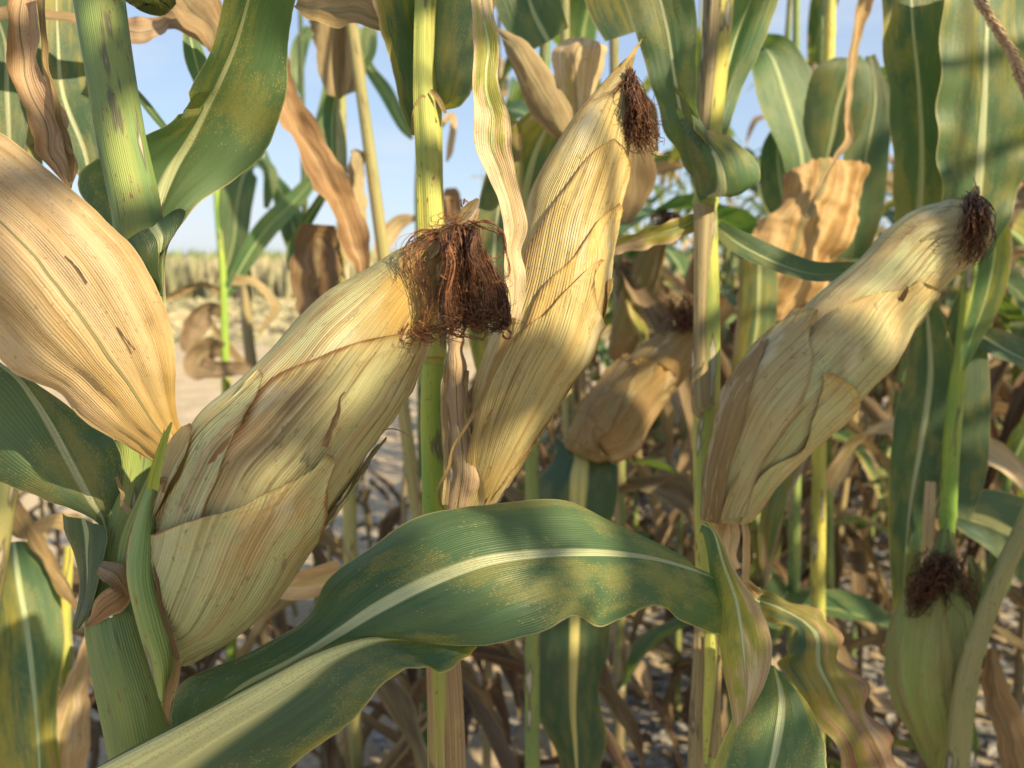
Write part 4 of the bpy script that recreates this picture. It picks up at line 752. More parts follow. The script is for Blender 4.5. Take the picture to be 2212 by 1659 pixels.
e5.husk(E5, [(1238, 970, 1290, 990), (1245, 920, 1320, 930), (1280, 860, 1350, 860), (1330, 800, 1370, 810), (1360, 775, 1372, 780)], M_husk_brown, off=.004, lift=.004, gold=.2, edge=.5, tone=.5)
lines = []
for k in range(80):
    x, y = 1488 + rng.gauss(0, 6), 700 + rng.gauss(0, 10); q = [(x, y, .885)]
    for j in range(3): x -= rng.uniform(-8, 30); y += rng.uniform(-34, 10) if j < 2 else rng.uniform(0, 30); q.append((max(1420, x), max(618, y), .88 + rng.gauss(0, .01)))
    lines.append(pth(q, 5, .0007))
strands('silk', E5, lines, M_silk_d)
rail_leaf('leaf', G, rows(((1195, 945, .92), (1210, 950, .92), (1225, 960, .92)), ((1200, 985, .90), (1250, 985, .89), (1320, 990, .91)), ((1165, 1035, .89), (1250, 1030, .87), (1335, 1030, .90)), ((1150, 1090, .885), (1248, 1090, .865), (1330, 1100, .895)), ((1180, 1180, .88), (1244, 1190, .86), (1310, 1180, .89)),
                          ((1158, 1400, .88), (1240, 1400, .86), (1318, 1380, .89)), ((1162, 1540, .88), (1238, 1530, .86), (1292, 1490, .885)), ((1200, 1620, .88), (1242, 1610, .865), (1310, 1600, .885)), ((1230, 1720, .88), (1250, 1720, .87), (1270, 1720, .88))), M_yrib, n=70, camber=.10, dry=.12, tone=.2)
bpy.data.objects[G.children[-1].name]['dry'] = .12

H = plant('maize_plant', 'far thin maize plant with a lit yellow stalk before the open field', 480, 700, 1.5)
stalk('stalk', H, [(468, 300, 12, 1.5), (470, 430, 16, 1.5), (482, 600, 16, 1.5), (486, 760, 18, 1.5), (490, 880, 20, 1.52), (495, 1200, 22, 1.58)], M_stalk_l, dry=.05, tone=1., nodes_y=(610,))
leafc('leaf', H, [(484, 600, 1.5, 20, 0), (505, 520, 1.5, 60, 20), (512, 440, 1.5, 66, 10), (530, 370, 1.5, 70, 30), (560, 355, 1.5, 50, 60), (582, 380, 1.5, 40, 40), (575, 450, 1.5, 10, 0)], M_leaf_back, dry=.12, tone=.1)
leafc('leaf', H, [(486, 640, 1.5, 20, 0), (540, 545, 1.5, 40, 0), (580, 490, 1.5, 46, 10), (640, 430, 1.5, 40, 20), (690, 370, 1.5, 20, 10), (715, 330, 1.5, 5, 0)], M_leaf_back, dry=.05, tone=.8)
leafc('leaf', H, [(484, 640, 1.5, 12, 0), (440, 612, 1.48, 24, 60), (400, 625, 1.46, 26, 60), (355, 650, 1.45, 12, 0)], M_brown, dry=1., tone=1., crumple=.004)
leafc('leaf', H, [(500, 605, 1.5, 24, 0), (550, 612, 1.5, 26, 50), (590, 650, 1.5, 20, 20), (596, 670, 1.5, 20, 0), (560, 720, 1.5, 8, 0)], M_brown, dry=1., tone=1.)
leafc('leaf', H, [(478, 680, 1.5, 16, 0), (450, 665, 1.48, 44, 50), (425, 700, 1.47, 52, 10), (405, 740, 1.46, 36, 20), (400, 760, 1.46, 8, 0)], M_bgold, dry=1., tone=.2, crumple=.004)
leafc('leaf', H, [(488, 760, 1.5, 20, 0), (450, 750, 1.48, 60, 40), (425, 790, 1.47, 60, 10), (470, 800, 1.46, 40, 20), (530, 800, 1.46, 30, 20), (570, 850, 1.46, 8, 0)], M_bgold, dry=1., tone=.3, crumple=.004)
H2 = plant('maize_plant', 'greyish bare maize stub behind the yellow stalk at the left of the open field', 530, 700, 1.7)
stalk('stalk', H2, [(528, 560, 24, 1.7), (530, 640, 24, 1.7), (535, 720, 24, 1.7), (545, 800, 26, 1.7)], M_stalk_d, dry=.6, tone=.6)
leafc('leaf', H2, [(530, 610, 1.7, 30, 0), (505, 520, 1.7, 60, 0), (500, 440, 1.7, 60, 10), (520, 370, 1.7, 30, 20)], M_leaf_back, tone=.0)
leafc('leaf', H2, [(535, 800, 1.65, 20, 0), (470, 720, 1.65, 14, 20), (455, 690, 1.65, 6, 0)], M_brown, dry=1.)
I_ = plant('maize_plant', 'slim pale maize plant with a flared dry sheath high up, left of the central stalk', 737, 500, 1.0)
stalk('stalk', I_, [(742, 40, 20, 1.0), (737, 200, 22, 1.0), (738, 350, 24, 1.0), (742, 560, 26, 1.0), (748, 800, 28, 1.02), (755, 1100, 30, 1.05)], M_stalk_d, to_top=1.85, dry=.35, tone=.9, nodes_y=(205, 620))
rail_leaf('leaf', I_, rows(((706, 205, .97), (735, 215, .98), (765, 200, .97)), ((688, 150, .96), (735, 160, .98), (790, 160, .96)), ((678, 90, .95), (738, 90, .97), (782, 110, .96)), ((665, 40, .94), (738, 40, .96), (765, 60, .95)), ((640, 0, .93), (700, -10, .95), (740, 10, .95))), M_bgold, camber=.14, dry=.8, rag=.1, tone=.8)
leafc('leaf', I_, [(755, 420, .98, 16, 0), (775, 330, .97, 34, 20), (770, 400, .96, 40, 50), (778, 470, .95, 30, 20), (770, 520, .95, 8, 0)], M_brown, dry=1., tone=1., crumple=.006)
leafc('leaf', I_, [(728, 620, 1.0, 40, 0), (700, 560, .98, 80, 20), (690, 520, .97, 90, 10), (680, 600, .96, 100, 0), (685, 700, .96, 60, 0), (690, 760, .96, 20, 0)], M_brown, dry=1., tone=.1, crumple=.008)
leafc('leaf', I_, [(720, 380, 1.0, 20, 0), (718, 260, 1.0, 40, 0), (735, 180, 1.0, 34, 0), (790, 120, 1.0, 40, 20), (800, 60, 1.0, 30, 0)], M_leaf_back, dry=.1, tone=.4)
leafc('leaf', I_, [(745, 350, 1.03, 10, 0), (650, 500, 1.05, 30, 30), (640, 560, 1.05, 44, 10), (655, 620, 1.05, 20, 0), (660, 640, 1.05, 4, 0)], M_leaf, tone=.3)
leafc('leaf', I_, [(590, 130, .72, 50, 20), (615, 210, .72, 62, 10), (655, 290, .72, 70, 20), (705, 380, .72, 72, 10), (745, 460, .73, 70, 30), (770, 540, .74, 50, 10), (790, 600, .75, 30, 10)], M_gold, n=70, m=13, dry=1., fold=.35, wave=.004, waves=4, crumple=.003, rag=.2, tone=.3)
J = plant('maize_plant', 'thin green maize plant against the sky in the gap left of the central stalk', 655, 500, 1.6)
stalk('stalk', J, [(650, 60, 10, 1.6), (655, 300, 12, 1.6), (660, 500, 14, 1.6), (668, 700, 16, 1.62), (675, 900, 18, 1.66)], M_leaf_back, to_top=1.9, dry=.1)
for q in ([(655, 210, 1.6, 10, 0), (640, 160, 1.6, 30, 0), (650, 100, 1.6, 36, 20), (670, 60, 1.6, 20, 0)], [(658, 600, 1.6, 14, 0), (640, 520, 1.6, 50, 10), (620, 440, 1.6, 56, 30), (590, 380, 1.6, 20, 0), (570, 320, 1.6, 6, 0)],
          [(660, 620, 1.6, 14, 0), (655, 560, 1.6, 50, 10), (635, 500, 1.6, 50, 0), (630, 460, 1.6, 20, 0)], [(655, 400, 1.6, 16, 0), (680, 350, 1.6, 40, 10), (700, 270, 1.6, 40, 0), (715, 180, 1.6, 30, 0)]):
    leafc('leaf', J, q, M_leaf_back, tone=rng.random(), dry=.08)
K = plant('maize_plant', 'green maize plant behind the central stalk with leaves slanting through the sky gap', 880, 500, 1.3)
stalk('stalk', K, [(905, 300, 8, 1.3), (900, 420, 10, 1.3), (905, 560, 14, 1.3), (910, 900, 18, 1.34), (915, 1200, 20, 1.4)], M_leaf_back, dry=.1)
for q, dr in (([(890, 300, 1.3, 8, 0), (870, 270, 1.3, 24, 0), (835, 200, 1.3, 32, 10), (795, 140, 1.3, 22, 0), (780, 60, 1.3, 20, 0)], .1), ([(900, 470, 1.3, 10, 0), (860, 480, 1.3, 36, 30), (830, 520, 1.3, 40, 20), (815, 560, 1.3, 16, 0)], .5),
              ([(905, 330, 1.3, 10, 0), (975, 250, 1.3, 14, 20), (972, 320, 1.3, 16, 20), (965, 350, 1.3, 4, 0)], 1.), ([(905, 560, 1.3, 10, 0), (965, 470, 1.3, 30, 20), (975, 420, 1.3, 36, 30), (985, 480, 1.3, 30, 10)], 1.)):
    leafc('leaf', K, q, M_leaf_back if dr < .6 else M_gold, tone=rng.random(), dry=dr)

# far-left plants behind plant A
Lp = plant('maize_plant', 'maize plant behind the left stalk with broad dark leaves under the frame top', 130, 300, .62)
stalk('stalk', Lp, [(55, -60, 40, .62), (70, 300, 40, .62), (55, 700, 42, .62), (10, 1100, 44, .64), (-60, 1500, 46, .66)], M_stalk_d, to_top=1.85, dry=.2, tone=.2)
leafc('leaf', Lp, [(195, 400, .60, 20, 0), (180, 320, .60, 80, 10), (135, 200, .60, 110, 0), (125, 80, .60, 110, 0), (120, -60, .60, 100, 0)], M_leaf_rusty, n=50, m=13, fold=.2, dry=.25, tone=.4)
leafc('leaf', Lp, [(20, 320, .60, 60, 10), (15, 200, .60, 90, 0), (10, 90, .60, 100, 20), (-30, -20, .60, 90, 0)], M_leaf_rusty, fold=.2, dry=.1, tone=.1)
leafc('leaf', Lp, [(60, 330, .63, 40, 0), (90, 300, .62, 70, 40), (190, 370, .62, 50, 30), (230, 420, .62, 20, 0)], M_leaf, fold=.2, tone=.1)
leafc('leaf', Lp, [(-60, 50, .56, 60, 60), (60, 32, .56, 60, 70), (180, 45, .57, 40, 60), (300, 50, .58, 36, 70), (400, 45, .58, 60, 20), (480, 80, .58, 70, 20)], M_brown, dry=1., n=50, crumple=.004, tone=.3)
leafc('leaf', Lp, [(250, 60, .57, 50, 30), (300, 70, .57, 60, 20), (340, 62, .57, 40, 40), (360, 40, .57, 10, 0)], M_leaf, dry=.5, crumple=.003, tone=.2)
leafc('leaf', Lp, [(380, -20, .56, 60, 10), (420, 20, .56, 90, 20), (455, 60, .56, 80, 20), (470, 110, .56, 30, 0)], M_brown, dry=1., crumple=.005, n=40, tone=.35)
leafc('leaf', Lp, [(400, 30, .6, 10, 0), (420, 120, .6, 44, 10), (435, 180, .6, 30, 0), (440, 230, .6, 5, 0)], M_leaf_back, dry=.2, tone=.9)
leafc('leaf', Lp, [(270, 170, .6, 6, 0), (310, 220, .6, 18, 20), (350, 270, .6, 16, 20), (380, 300, .6, 4, 0)], M_leaf_back, tone=.3)
e6 = Ear([(262, -60, 372, -60, .42), (264, -20, 378, -20, .42), (272, 4, 368, 6, .42), (295, 20, 350, 22, .42)])
E6 = e6.body('ear', A, M_husk_green, green=1., edge=0., gold=0., tone=.9)
leafc('leaf', A, [(640, 10, .50, 30, 40), (700, 20, .50, 90, 40), (760, 20, .50, 90, 30), (830, 50, .50, 50, 30), (860, 60, .51, 20, 0)], M_brown, n=40, dry=.92, crumple=.004, tone=.9)

Lq = plant('maize_plant', 'yellowing maize plant low in the left corner under the green leaf', 110, 1500, .75)
stalk('stalk', Lq, [(150, 1180, 20, .74), (140, 1350, 26, .73), (150, 1500, 34, .72), (150, 1720, 40, .72)], M_stalk_y, dry=.3, tone=.5)
leafc('leaf', Lq, [(200, 1370, .70, 20, 0), (165, 1480, .70, 50, 10), (140, 1580, .70, 100, 0), (120, 1720, .70, 110, 0)], M_yrib, dry=.95, fold=.2, crumple=.003, tone=.6)
rail_leaf('leaf', Lq, rows(((0, 1180, .70), (30, 1170, .70), (60, 1170, .71)), ((-20, 1260, .69), (40, 1260, .68), (120, 1250, .70)), ((-20, 1380, .68), (60, 1370, .67), (140, 1370, .69)), ((-20, 1500, .68), (75, 1490, .66), (125, 1500, .68)), ((-10, 1620, .67), (85, 1620, .655), (125, 1600, .67)), ((0, 1740, .67), (90, 1740, .65), (140, 1720, .67))), M_leaf, camber=.1, n=50, dry=.30, tone=.6)
leafc('leaf', Lq, [(0, 1040, .72, 20, 0), (40, 1120, .71, 40, 20), (90, 1200, .70, 40, 30), (140, 1280, .69, 30, 10), (180, 1330, .68, 10, 0)], M_brown, dry=1., curl=1.2, crumple=.003, tone=.6)
leafc('leaf', Lq, [(0, 1000, .74, 20, 0), (30, 1150, .74, 20, 20), (120, 1130, .74, 50, 50), (200, 1140, .74, 30, 0)], M_brown, dry=1., crumple=.004, tone=1.)
leafc('leaf', Lq, [(740, 1235, .62, 60, 10), (680, 1255, .62, 66, 20), (620, 1265, .62, 60, 20), (560, 1250, .63, 30, 0)], M_yrib, dry=.85, tone=1.)

# background at the right: shapes measured in the picture
Q = plant('maize_plant', 'blurred maize plant with a large tan drooping leaf above the leaning pale ear', 1760, 600, .95)
stalk('stalk', Q, [(1795, -60, 24, .98), (1790, 120, 26, .98), (1780, 300, 28, .98), (1775, 600, 30, .98), (1770, 900, 30, 1.0), (1765, 1500, 32, 1.05)], M_stalk_y, to_top=1.8, dry=.2, tone=.9, nodes_y=(75, 500))
rail_leaf('leaf', Q, rows(((1690, 380, .92), (1780, 342, .92), (1865, 365, .93)), ((1685, 430, .91), (1775, 400, .90), (1868, 420, .92)), ((1640, 470, .90), (1740, 460, .89), (1850, 480, .91)), ((1620, 520, .90), (1720, 530, .89), (1810, 550, .91)), ((1600, 600, .90), (1690, 610, .89), (1790, 600, .91)), ((1590, 680, .90), (1650, 700, .89), (1720, 680, .91))),
          M_orange, n=60, m=21, camber=.08, crumple=.005, rag=.06, pleat=.005, wave=.01, waves=2, dry=1., tone=.9)
rail_leaf('leaf', Q, rows(((1600, 560, .88), (1640, 560, .87), (1680, 580, .88)), ((1590, 700, .88), (1635, 700, .87), (1675, 700, .88)), ((1580, 800, .88), (1615, 800, .87), (1650, 790, .88)), ((1575, 900, .88), (1590, 900, .87), (1610, 900, .88))), M_leaf_back, dry=.30, tone=.2)
leafc('leaf', Q, [(1870, -40, .80, 60, 20), (1845, 60, .80, 40, 50), (1832, 160, .80, 26, 60), (1826, 250, .80, 22, 50), (1830, 300, .80, 26, 30), (1800, 350, .80, 10, 0), (1770, 410, .80, 9, 20), (1738, 458, .80, 8, 0), (1742, 472, .8, 2, 0)], M_gold, n=70, dry=.9, curl=1.2, crumple=.002, tone=.8)
rail_leaf('leaf', Q, rows(((1760, 360, .97), (1785, 350, .97), (1800, 350, .97)), ((1735, 280, .96), (1800, 290, .96), (1850, 300, .96)), ((1740, 210, .95), (1810, 230, .95), (1880, 220, .95)), ((1760, 150, .94), (1830, 160, .94), (1880, 150, .95)), ((1800, 125, .94), (1830, 125, .94), (1860, 120, .95))), M_leaf, tone=.0, dry=.05)
leafc('leaf', Q, [(1880, 120, .97, 20, 0), (1890, 220, .97, 60, 10), (1870, 340, .97, 90, 0), (1850, 460, .97, 100, 10), (1840, 560, .97, 60, 0)], M_leaf_back, tone=.1)
T = plant('maize_plant', 'pale green maize plant with a broad arching leaf, just right of the striped stalk', 1700, 300, 1.15)
stalk('stalk', T, [(1720, 100, 16, 1.15), (1725, 400, 20, 1.15), (1720, 800, 24, 1.17), (1715, 1300, 26, 1.2)], M_stalk, to_top=1.8, dry=.1)
leafc('leaf', T, [(1735, 430, 1.1, 40, 10), (1730, 330, 1.1, 95, -25), (1700, 220, 1.1, 140, -30), (1670, 130, 1.1, 105, -20), (1640, 90, 1.1, 50, 20), (1620, 70, 1.1, 10, 0)], M_leaf_back, n=50, dry=.05, tone=.8)
leafc('leaf', T, [(1715, 500, 1.12, 30, 0), (1690, 420, 1.12, 80, 10), (1680, 330, 1.12, 70, 0), (1690, 270, 1.12, 30, 0)], M_leaf, tone=.4)
U = plant('maize_plant', 'maize plant behind the tall yellow ear with dry folded leaves at the frame top', 1240, 200, .72)
stalk('stalk', U, [(1180, -60, 22, .74), (1175, 200, 24, .74), (1160, 500, 26, .75), (1150, 900, 30, .76), (1150, 1500, 32, .80)], M_stalk, to_top=1.8, dry=.2, tone=.4)
rail_leaf('leaf', U, rows(((1075, 60, .66), (1082, 75, .66), (1088, 100, .66)), ((1125, 80, .66), (1120, 110, .65), (1110, 150, .66)), ((1175, 130, .66), (1150, 170, .65), (1125, 190, .66)), ((1210, 190, .66), (1180, 220, .65), (1140, 235, .66)), ((1235, 240, .66), (1210, 275, .65), (1185, 290, .66)), ((1245, 290, .67), (1230, 305, .66), (1210, 300, .66))), M_bgold, n=50, camber=.07, crumple=.002, dry=1., tone=1.)
rail_leaf('leaf', U, rows(((1240, 300, .70), (1250, 290, .69), (1262, 280, .70)), ((1205, 200, .69), (1240, 190, .68), (1285, 200, .70)), ((1190, 120, .69), (1240, 120, .67), (1310, 120, .69)), ((1215, 85, .69), (1260, 80, .68), (1310, 100, .69))), M_leaf, n=40, camber=.06, crumple=.003, dry=.42, tone=.9)
leafc('leaf', U, [(1160, 620, .75, 40, 0), (1130, 480, .74, 150, 10), (1150, 350, .73, 160, 0), (1190, 260, .72, 90, 0), (1220, 220, .72, 20, 0)], M_leaf_rusty, n=50, dry=.3, tone=.5)
leafc('leaf', U, [(1185, 90, .72, 100, 0), (1150, 20, .72, 140, 10), (1130, -60, .72, 150, 0)], M_leaf, tone=.3)
leafc('leaf', U, [(1065, 900, .74, 20, 0), (1060, 700, .72, 100, 10), (1070, 500, .72, 90, 0), (1090, 380, .72, 80, 0), (1110, 260, .72, 30, 0)], M_leaf_rusty, n=50, dry=.3, tone=.35)
leafc('leaf', U, [(1400, 330, .74, 50, 10), (1390, 260, .73, 70, 20), (1370, 220, .73, 60, 40), (1372, 300, .72, 80, 20), (1372, 400, .72, 70, 20), (1350, 480, .72, 20, 0)], M_bgold, n=40, dry=1., crumple=.003, rag=.2, tone=.6)

# ================================================================== the crop behind and around
def t_leaf(name, L_, W, a0, droop, fold, curl, twist, wave, rough, seed, n=22, m=7):
    """a blade that leaves the stalk towards +X"""
    V = np.zeros((n, m, 3)); UN = np.zeros((n, m, 2)); UM = np.zeros((n, m, 2)); p = Vector((0, 0, 0)); yaw = 0
    for i in range(n):
        t = i / (n - 1); a = a0 - droop * t ** 1.25 + .25 * nz3((t * 3, seed, 0), 1); yaw = .5 * nz3((t * 2, seed, 5), 1)
        tg = Vector((math.cos(a) * math.cos(yaw), math.cos(a) * math.sin(yaw), math.sin(a)))
        if i: p = p + tg * (L_ / (n - 1))
        sd0 = Vector((-math.sin(yaw), math.cos(yaw), 0)); nm0 = sd0.cross(tg) * -1
        tw = twist * t + .3 * nz3((t * 4, seed, 9), 1); sd = sd0 * math.cos(tw) + nm0 * math.sin(tw); nm = -sd0 * math.sin(tw) + nm0 * math.cos(tw)
        if nm.z < 0 and abs(tw) < 1: nm = -nm
        wd = W / 2 * min(1, .45 + 2.2 * t) * max(.0, 1 - t ** 2.2) ** .8 * (1 + rough * nz3((t * 12, seed, 3), 1)) + .0006
        for j in range(m):
            v = -1 + 2 * j / (m - 1); av = abs(v); lat, up = (math.sin(av * curl) / curl, (1 - math.cos(av * curl)) / curl) if curl else (av, 0)
            q = p + sd * (wd * lat * (1 if v > 0 else -1)) + nm * (wd * (up + fold * av) + wave * av * av * math.sin(t * 26 + (2 if v > 0 else 0) + seed))
            if rough: q += Vector((nz3((t * 9, v, seed), 1), nz3((t * 9, v, seed + 4), 1), nz3((t * 9, v, seed + 8), 1))) * rough * .02
            V[i, j] = q; UN[i, j] = (v, t); UM[i, j] = (v * W / 2, t * L_)
    return grid_mesh(name, V, UN, UM)
T_green = [t_leaf('leaf', rng.uniform(.5, .78), rng.uniform(.055, .085), rng.uniform(.9, 1.3), rng.uniform(1.3, 2.6), .35, 0, rng.uniform(-1, 1), .007, 0, k * 3.1) for k in range(9)]
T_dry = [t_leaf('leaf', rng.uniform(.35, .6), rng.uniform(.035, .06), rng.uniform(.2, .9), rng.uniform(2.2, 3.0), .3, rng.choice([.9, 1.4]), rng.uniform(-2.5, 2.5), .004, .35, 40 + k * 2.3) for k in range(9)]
def t_stalk():
    C_ = [Vector((.010 * math.sin(z * 3.1), .008 * math.cos(z * 2.3) - .008, z)) for z in np.linspace(0, 1.95, 70)]
    o = tube('stalk', None, C_, [.0115 * (1 - .30 * z) if z < 1.5 else .0115 * (.55 - .8 * (z - 1.5)) for z in np.linspace(0, 1.95, 70)], M_stalk, m=10, nodes=[.16 * k for k in range(1, 12)])
    me = o.data; bpy.data.objects.remove(o); return me
T_stalk = t_stalk()
def t_ear():
    V = np.zeros((16, 14, 3)); UN = np.zeros((16, 14, 2)); UM = np.zeros((16, 14, 2))
    for i in range(16):
        t = i / 15; r_ = .026 * (math.sin(math.pi * min(1, .12 + t * .9)) ** .6) * (1 - .25 * t) + .002; r_ = max(r_, .003)
        for j in range(14):
            a = 2 * math.pi * j / 14; rr = r_ * (1 + .08 * math.sin(3 * a + 2 * t * 3)); V[i, j] = (rr * math.cos(a), rr * math.sin(a), .22 * t); UN[i, j] = (-1 + 2 * j / 14, t); UM[i, j] = (.15 * j / 14, .22 * t)
    return grid_mesh('ear', V, UN, UM, close=True)
T_ear = t_ear()
def t_silk():
    ls = []
    for k in range(40):
        x = Vector((rng.gauss(0, .004), rng.gauss(0, .004), .215)); q = [x.copy()]
        for j in range(4): x = x + Vector((rng.gauss(.003, .008), rng.gauss(0, .008), -.012 if j else .012)); q.append(x.copy())
        ls.append((q, .0012))
    o = strands('silk', None, ls, M_silk_d, ns=7); me = o.data; bpy.data.objects.remove(o); return me
T_silk = t_silk()
T_stalk.materials.clear(); T_stalk.materials.append(M_stalk_d)
for me in T_green: me.materials.append(M_leaf_back)
for me in T_dry: me.materials.append(M_bgold)
T_ear.materials.append(M_husk_brown)
T_hang = [t_leaf('leaf', rng.uniform(.35, .6), rng.uniform(.03, .055), rng.uniform(-.9, -.2), rng.uniform(.7, 1.3), .3, rng.choice([.9, 1.4]), rng.uniform(-2, 2), .004, .3, 80 + k * 2.3) for k in range(7)]
for k, me in enumerate(T_hang): me.materials.append(M_bbrown if k % 2 else M_bgold)
T_dry2 = []
for me in T_dry:
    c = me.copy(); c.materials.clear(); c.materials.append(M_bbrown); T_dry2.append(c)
T_stalk2 = T_stalk.copy(); T_stalk2.materials.clear(); T_stalk2.materials.append(M_stalk)

def crop_plant(x, y, seed, label, group, greenness=.5, hs=1., top=12, low=0, ears=1, leaf_ok=None, sh=1., hang=0):
    r = random.Random(seed); t = thing('maize_plant', label, 'maize plant', (x, y, 0), group)
    Mx = Matrix.Translation((x, y, 0)) @ Matrix.Rotation(r.uniform(0, 6.28), 4, 'Z') @ Matrix.Scale(hs, 4)
    def put(name, me, M, **kw):
        o = bpy.data.objects.new(name, me); COL.objects.link(o); o.parent = t; o.matrix_parent_inverse = t.matrix_world.inverted(); o.matrix_world = M
        o['dry'] = kw.get('dry', 0.); o['tone'] = r.random(); return o
    lean = Matrix.Rotation(r.gauss(0, .05), 4, 'X') @ Matrix.Rotation(r.gauss(0, .05), 4, 'Y')
    put('stalk', T_stalk2 if r.random() < greenness else T_stalk, Mx @ lean @ Matrix.Diagonal((1, 1, sh, 1)), dry=r.uniform(.2, .7))
    az = r.uniform(0, 3.14)
    for k in range(low, top):
        z = .16 * (k + .8) + r.gauss(0, .01); az += math.pi + r.gauss(0, .3); dryp = 1.15 - k / 8.5 + (.5 - greenness) * .9
        dead = r.random() < dryp
        me = r.choice(r.choice([T_dry, T_dry2])) if dead else r.choice(T_green)
        s_ = r.uniform(.85, 1.1) * (1 if k < 9 else .8)
        M = Mx @ lean @ Matrix.Translation((.010 * math.sin(z * 3.1), .008 * math.cos(z * 2.3) - .008, z)) @ Matrix.Rotation(az, 4, 'Z') @ Matrix.Scale(s_, 4)
        if leaf_ok and not leaf_ok(M, me, dead): continue
        put('leaf', me, M, dry=1. if dead else r.choice([.05, .15, .3, .45]))
    for k in range(hang):
        z = r.uniform(.3, min(1.15, 1.9 * sh)); M = Mx @ lean @ Matrix.Translation((0, 0, z)) @ Matrix.Rotation(r.uniform(0, 6.28), 4, 'Z') @ Matrix.Translation((.008, 0, 0)) @ Matrix.Scale(r.uniform(.7, 1.1), 4); me = r.choice(T_hang)
        if leaf_ok and not leaf_ok(M, me, True): continue
        put('leaf', me, M, dry=1.)
    for k in range(ears):
        z = r.uniform(.85, 1.1); a = r.uniform(0, 6.28)
        M = Mx @ lean @ Matrix.Translation((0, 0, z)) @ Matrix.Rotation(a, 4, 'Z') @ Matrix.Rotation(r.uniform(.35, .8), 4, 'Y') @ Matrix.Translation((0, 0, .03))
        if leaf_ok and not leaf_ok(M, T_ear, True): continue
        e = put('ear', T_ear, M, dry=.5); e['green'] = r.choice([0., .3, .8]); e['gold'] = r.random(); e['edge'] = 0.
        s2 = bpy.data.objects.new('silk', T_silk); COL.objects.link(s2); s2.parent = e; s2['tone'] = .5; s2['kind'] = 'stuff'
    return t
def proj(p):
    q = p - CAM; d = q.dot(FWD)
    return (1106 + q.dot(RIGHT) / d * FPX, 829.5 - q.dot(UP) / d * FPX, d) if d > .02 else (0, 0, -1)
def gap(M, me, dead):
    """the field is open to the left: keep blades out of that view, and away from the lens"""
    for i in range(0, len(me.vertices), 9):
        x, y, d = proj(M @ me.vertices[i].co)
        if d < 0: continue
        if 330 < x < 1010 and -40 < y < 820: return False
        if d < .8 and -50 < x < 2260 and -50 < y < 1700: return False
        if 1600 < x < 1720 and y < 300 and d < 2: return False
    return True
side_txt = lambda x: ('behind the tan leaf' if x < 200 else 'left below the big ear' if x < 560 else 'low behind the big ear' if x < 860 else 'behind the central stalk' if x < 1010 else 'behind the tall yellow ear' if x < 1220
                      else 'around the small brown ear' if x < 1460 else 'behind the striped right stalk' if x < 1600 else 'behind the leaning pale ear' if x < 1850 else 'behind the broad upright leaves' if x < 2100 else 'at the right edge')
rowdir = Vector((.90, .43)); perp = Vector((-.43, .90))
ORD = ['first', 'second', 'third', 'fourth', 'fifth', 'sixth', 'seventh', 'eighth', 'ninth', 'tenth', 'eleventh', 'twelfth', 'thirteenth', 'fourteenth', 'fifteenth', 'sixteenth', 'seventeenth', 'eighteenth']
for row in range(1, 9):
    base = Vector((-.02, .52)) + perp * (.5 * row); spots = []
    for k in range(-9, 26):
        r = random.Random(row * 100 + k + 5); q = base + rowdir * (.24 * k + r.gauss(0, .03)) + perp * r.gauss(0, .03)
        x, y, d = proj(Vector((q.x, q.y, .9)))
        if d < .95 or x < -250 or x > 4200 or d > 6 or q.x > 5: continue  # rows carried on unseen past the right edge to shade the ground
        left = x < 1020
        if left and (row > 4 or d > 2.6 or r.random() < .04 + .07 * row): continue
        if row > 4 and r.random() < .45: continue
        spots.append((x, q.x, q.y, k, left, r))
    spots.sort(key=lambda s_: s_[0]); seen = [s_ for s_ in spots if -60 < s_[0] < 2270]
    for s_ in spots:
        x, qx, qy, k, left, r = s_; vis = s_ in seen
        state = r.choice([('half dry', .75), ('leafy green', 1.1), ('withered', .4), ('leafy green', 1.1), ('tall green', 1.0)]) if not left else ('broken withered', .25)
        lab = f"{state[0]} maize plant {side_txt(x)}, {ORD[min(17, seen.index(s_))]} from left in {ORD[row]} row" if vis else 'unseen maize plant continuing its row beyond the right frame edge, added for shade'
        crop_plant(qx, qy, row * 100 + k, lab, 'maize plants in the rows behind' if vis else 'unseen maize plants beyond the right edge, added for shade', greenness=state[1], top=12 if not left else 3, sh=1. if not left else r.uniform(.30, .42), hang=10 if vis and not left else 9 if left else 0, low=0 if vis else 3, ears=0 if left or not vis else r.choice([0, 1, 1]), hs=r.uniform(.92, 1.05) if row < 3 else r.uniform(.70, .86), leaf_ok=gap)
# rows on the sun's side, behind the camera: unseen plants added to dapple the light
OCC = [(.62, -.02), (.85, .05), (1.1, .15), (1.35, .25), (.45, -.35), (.7, -.38), (.95, -.28), (1.2, -.18), (1.5, -.05), (.62, -.78), (.9, -.72), (1.2, -.62), (1.5, -.5), (1.75, -.3), (1.0, -1.1), (1.4, -1.0), (1.7, .25), (2.0, .05), (2.1, .45), (2.4, .3), (2.5, -.1), (2.0, -.3), (2.8, .55), (3.0, .1), (3.3, .7), (2.4, -.5), (3.5, .3), (1.9, .6)]
def clear_view(M, me, dead):
    for i in range(0, len(me.vertices), 5):
        p = M @ me.vertices[i].co; x, y, d = proj(p)
        if (p - CAM).length < .12: return False
        if d > 0 and -120 < x < 2330 and -150 < y < 1780: return False
    return True
occ = []
for k, (x, y) in enumerate(OCC):
    occ.append(crop_plant(x, y, 900 + k, 'unseen maize plant added in the row behind the photographer to dapple the light', 'unseen maize plants added behind the photographer', greenness=.9, ears=0, low=6, leaf_ok=clear_view))
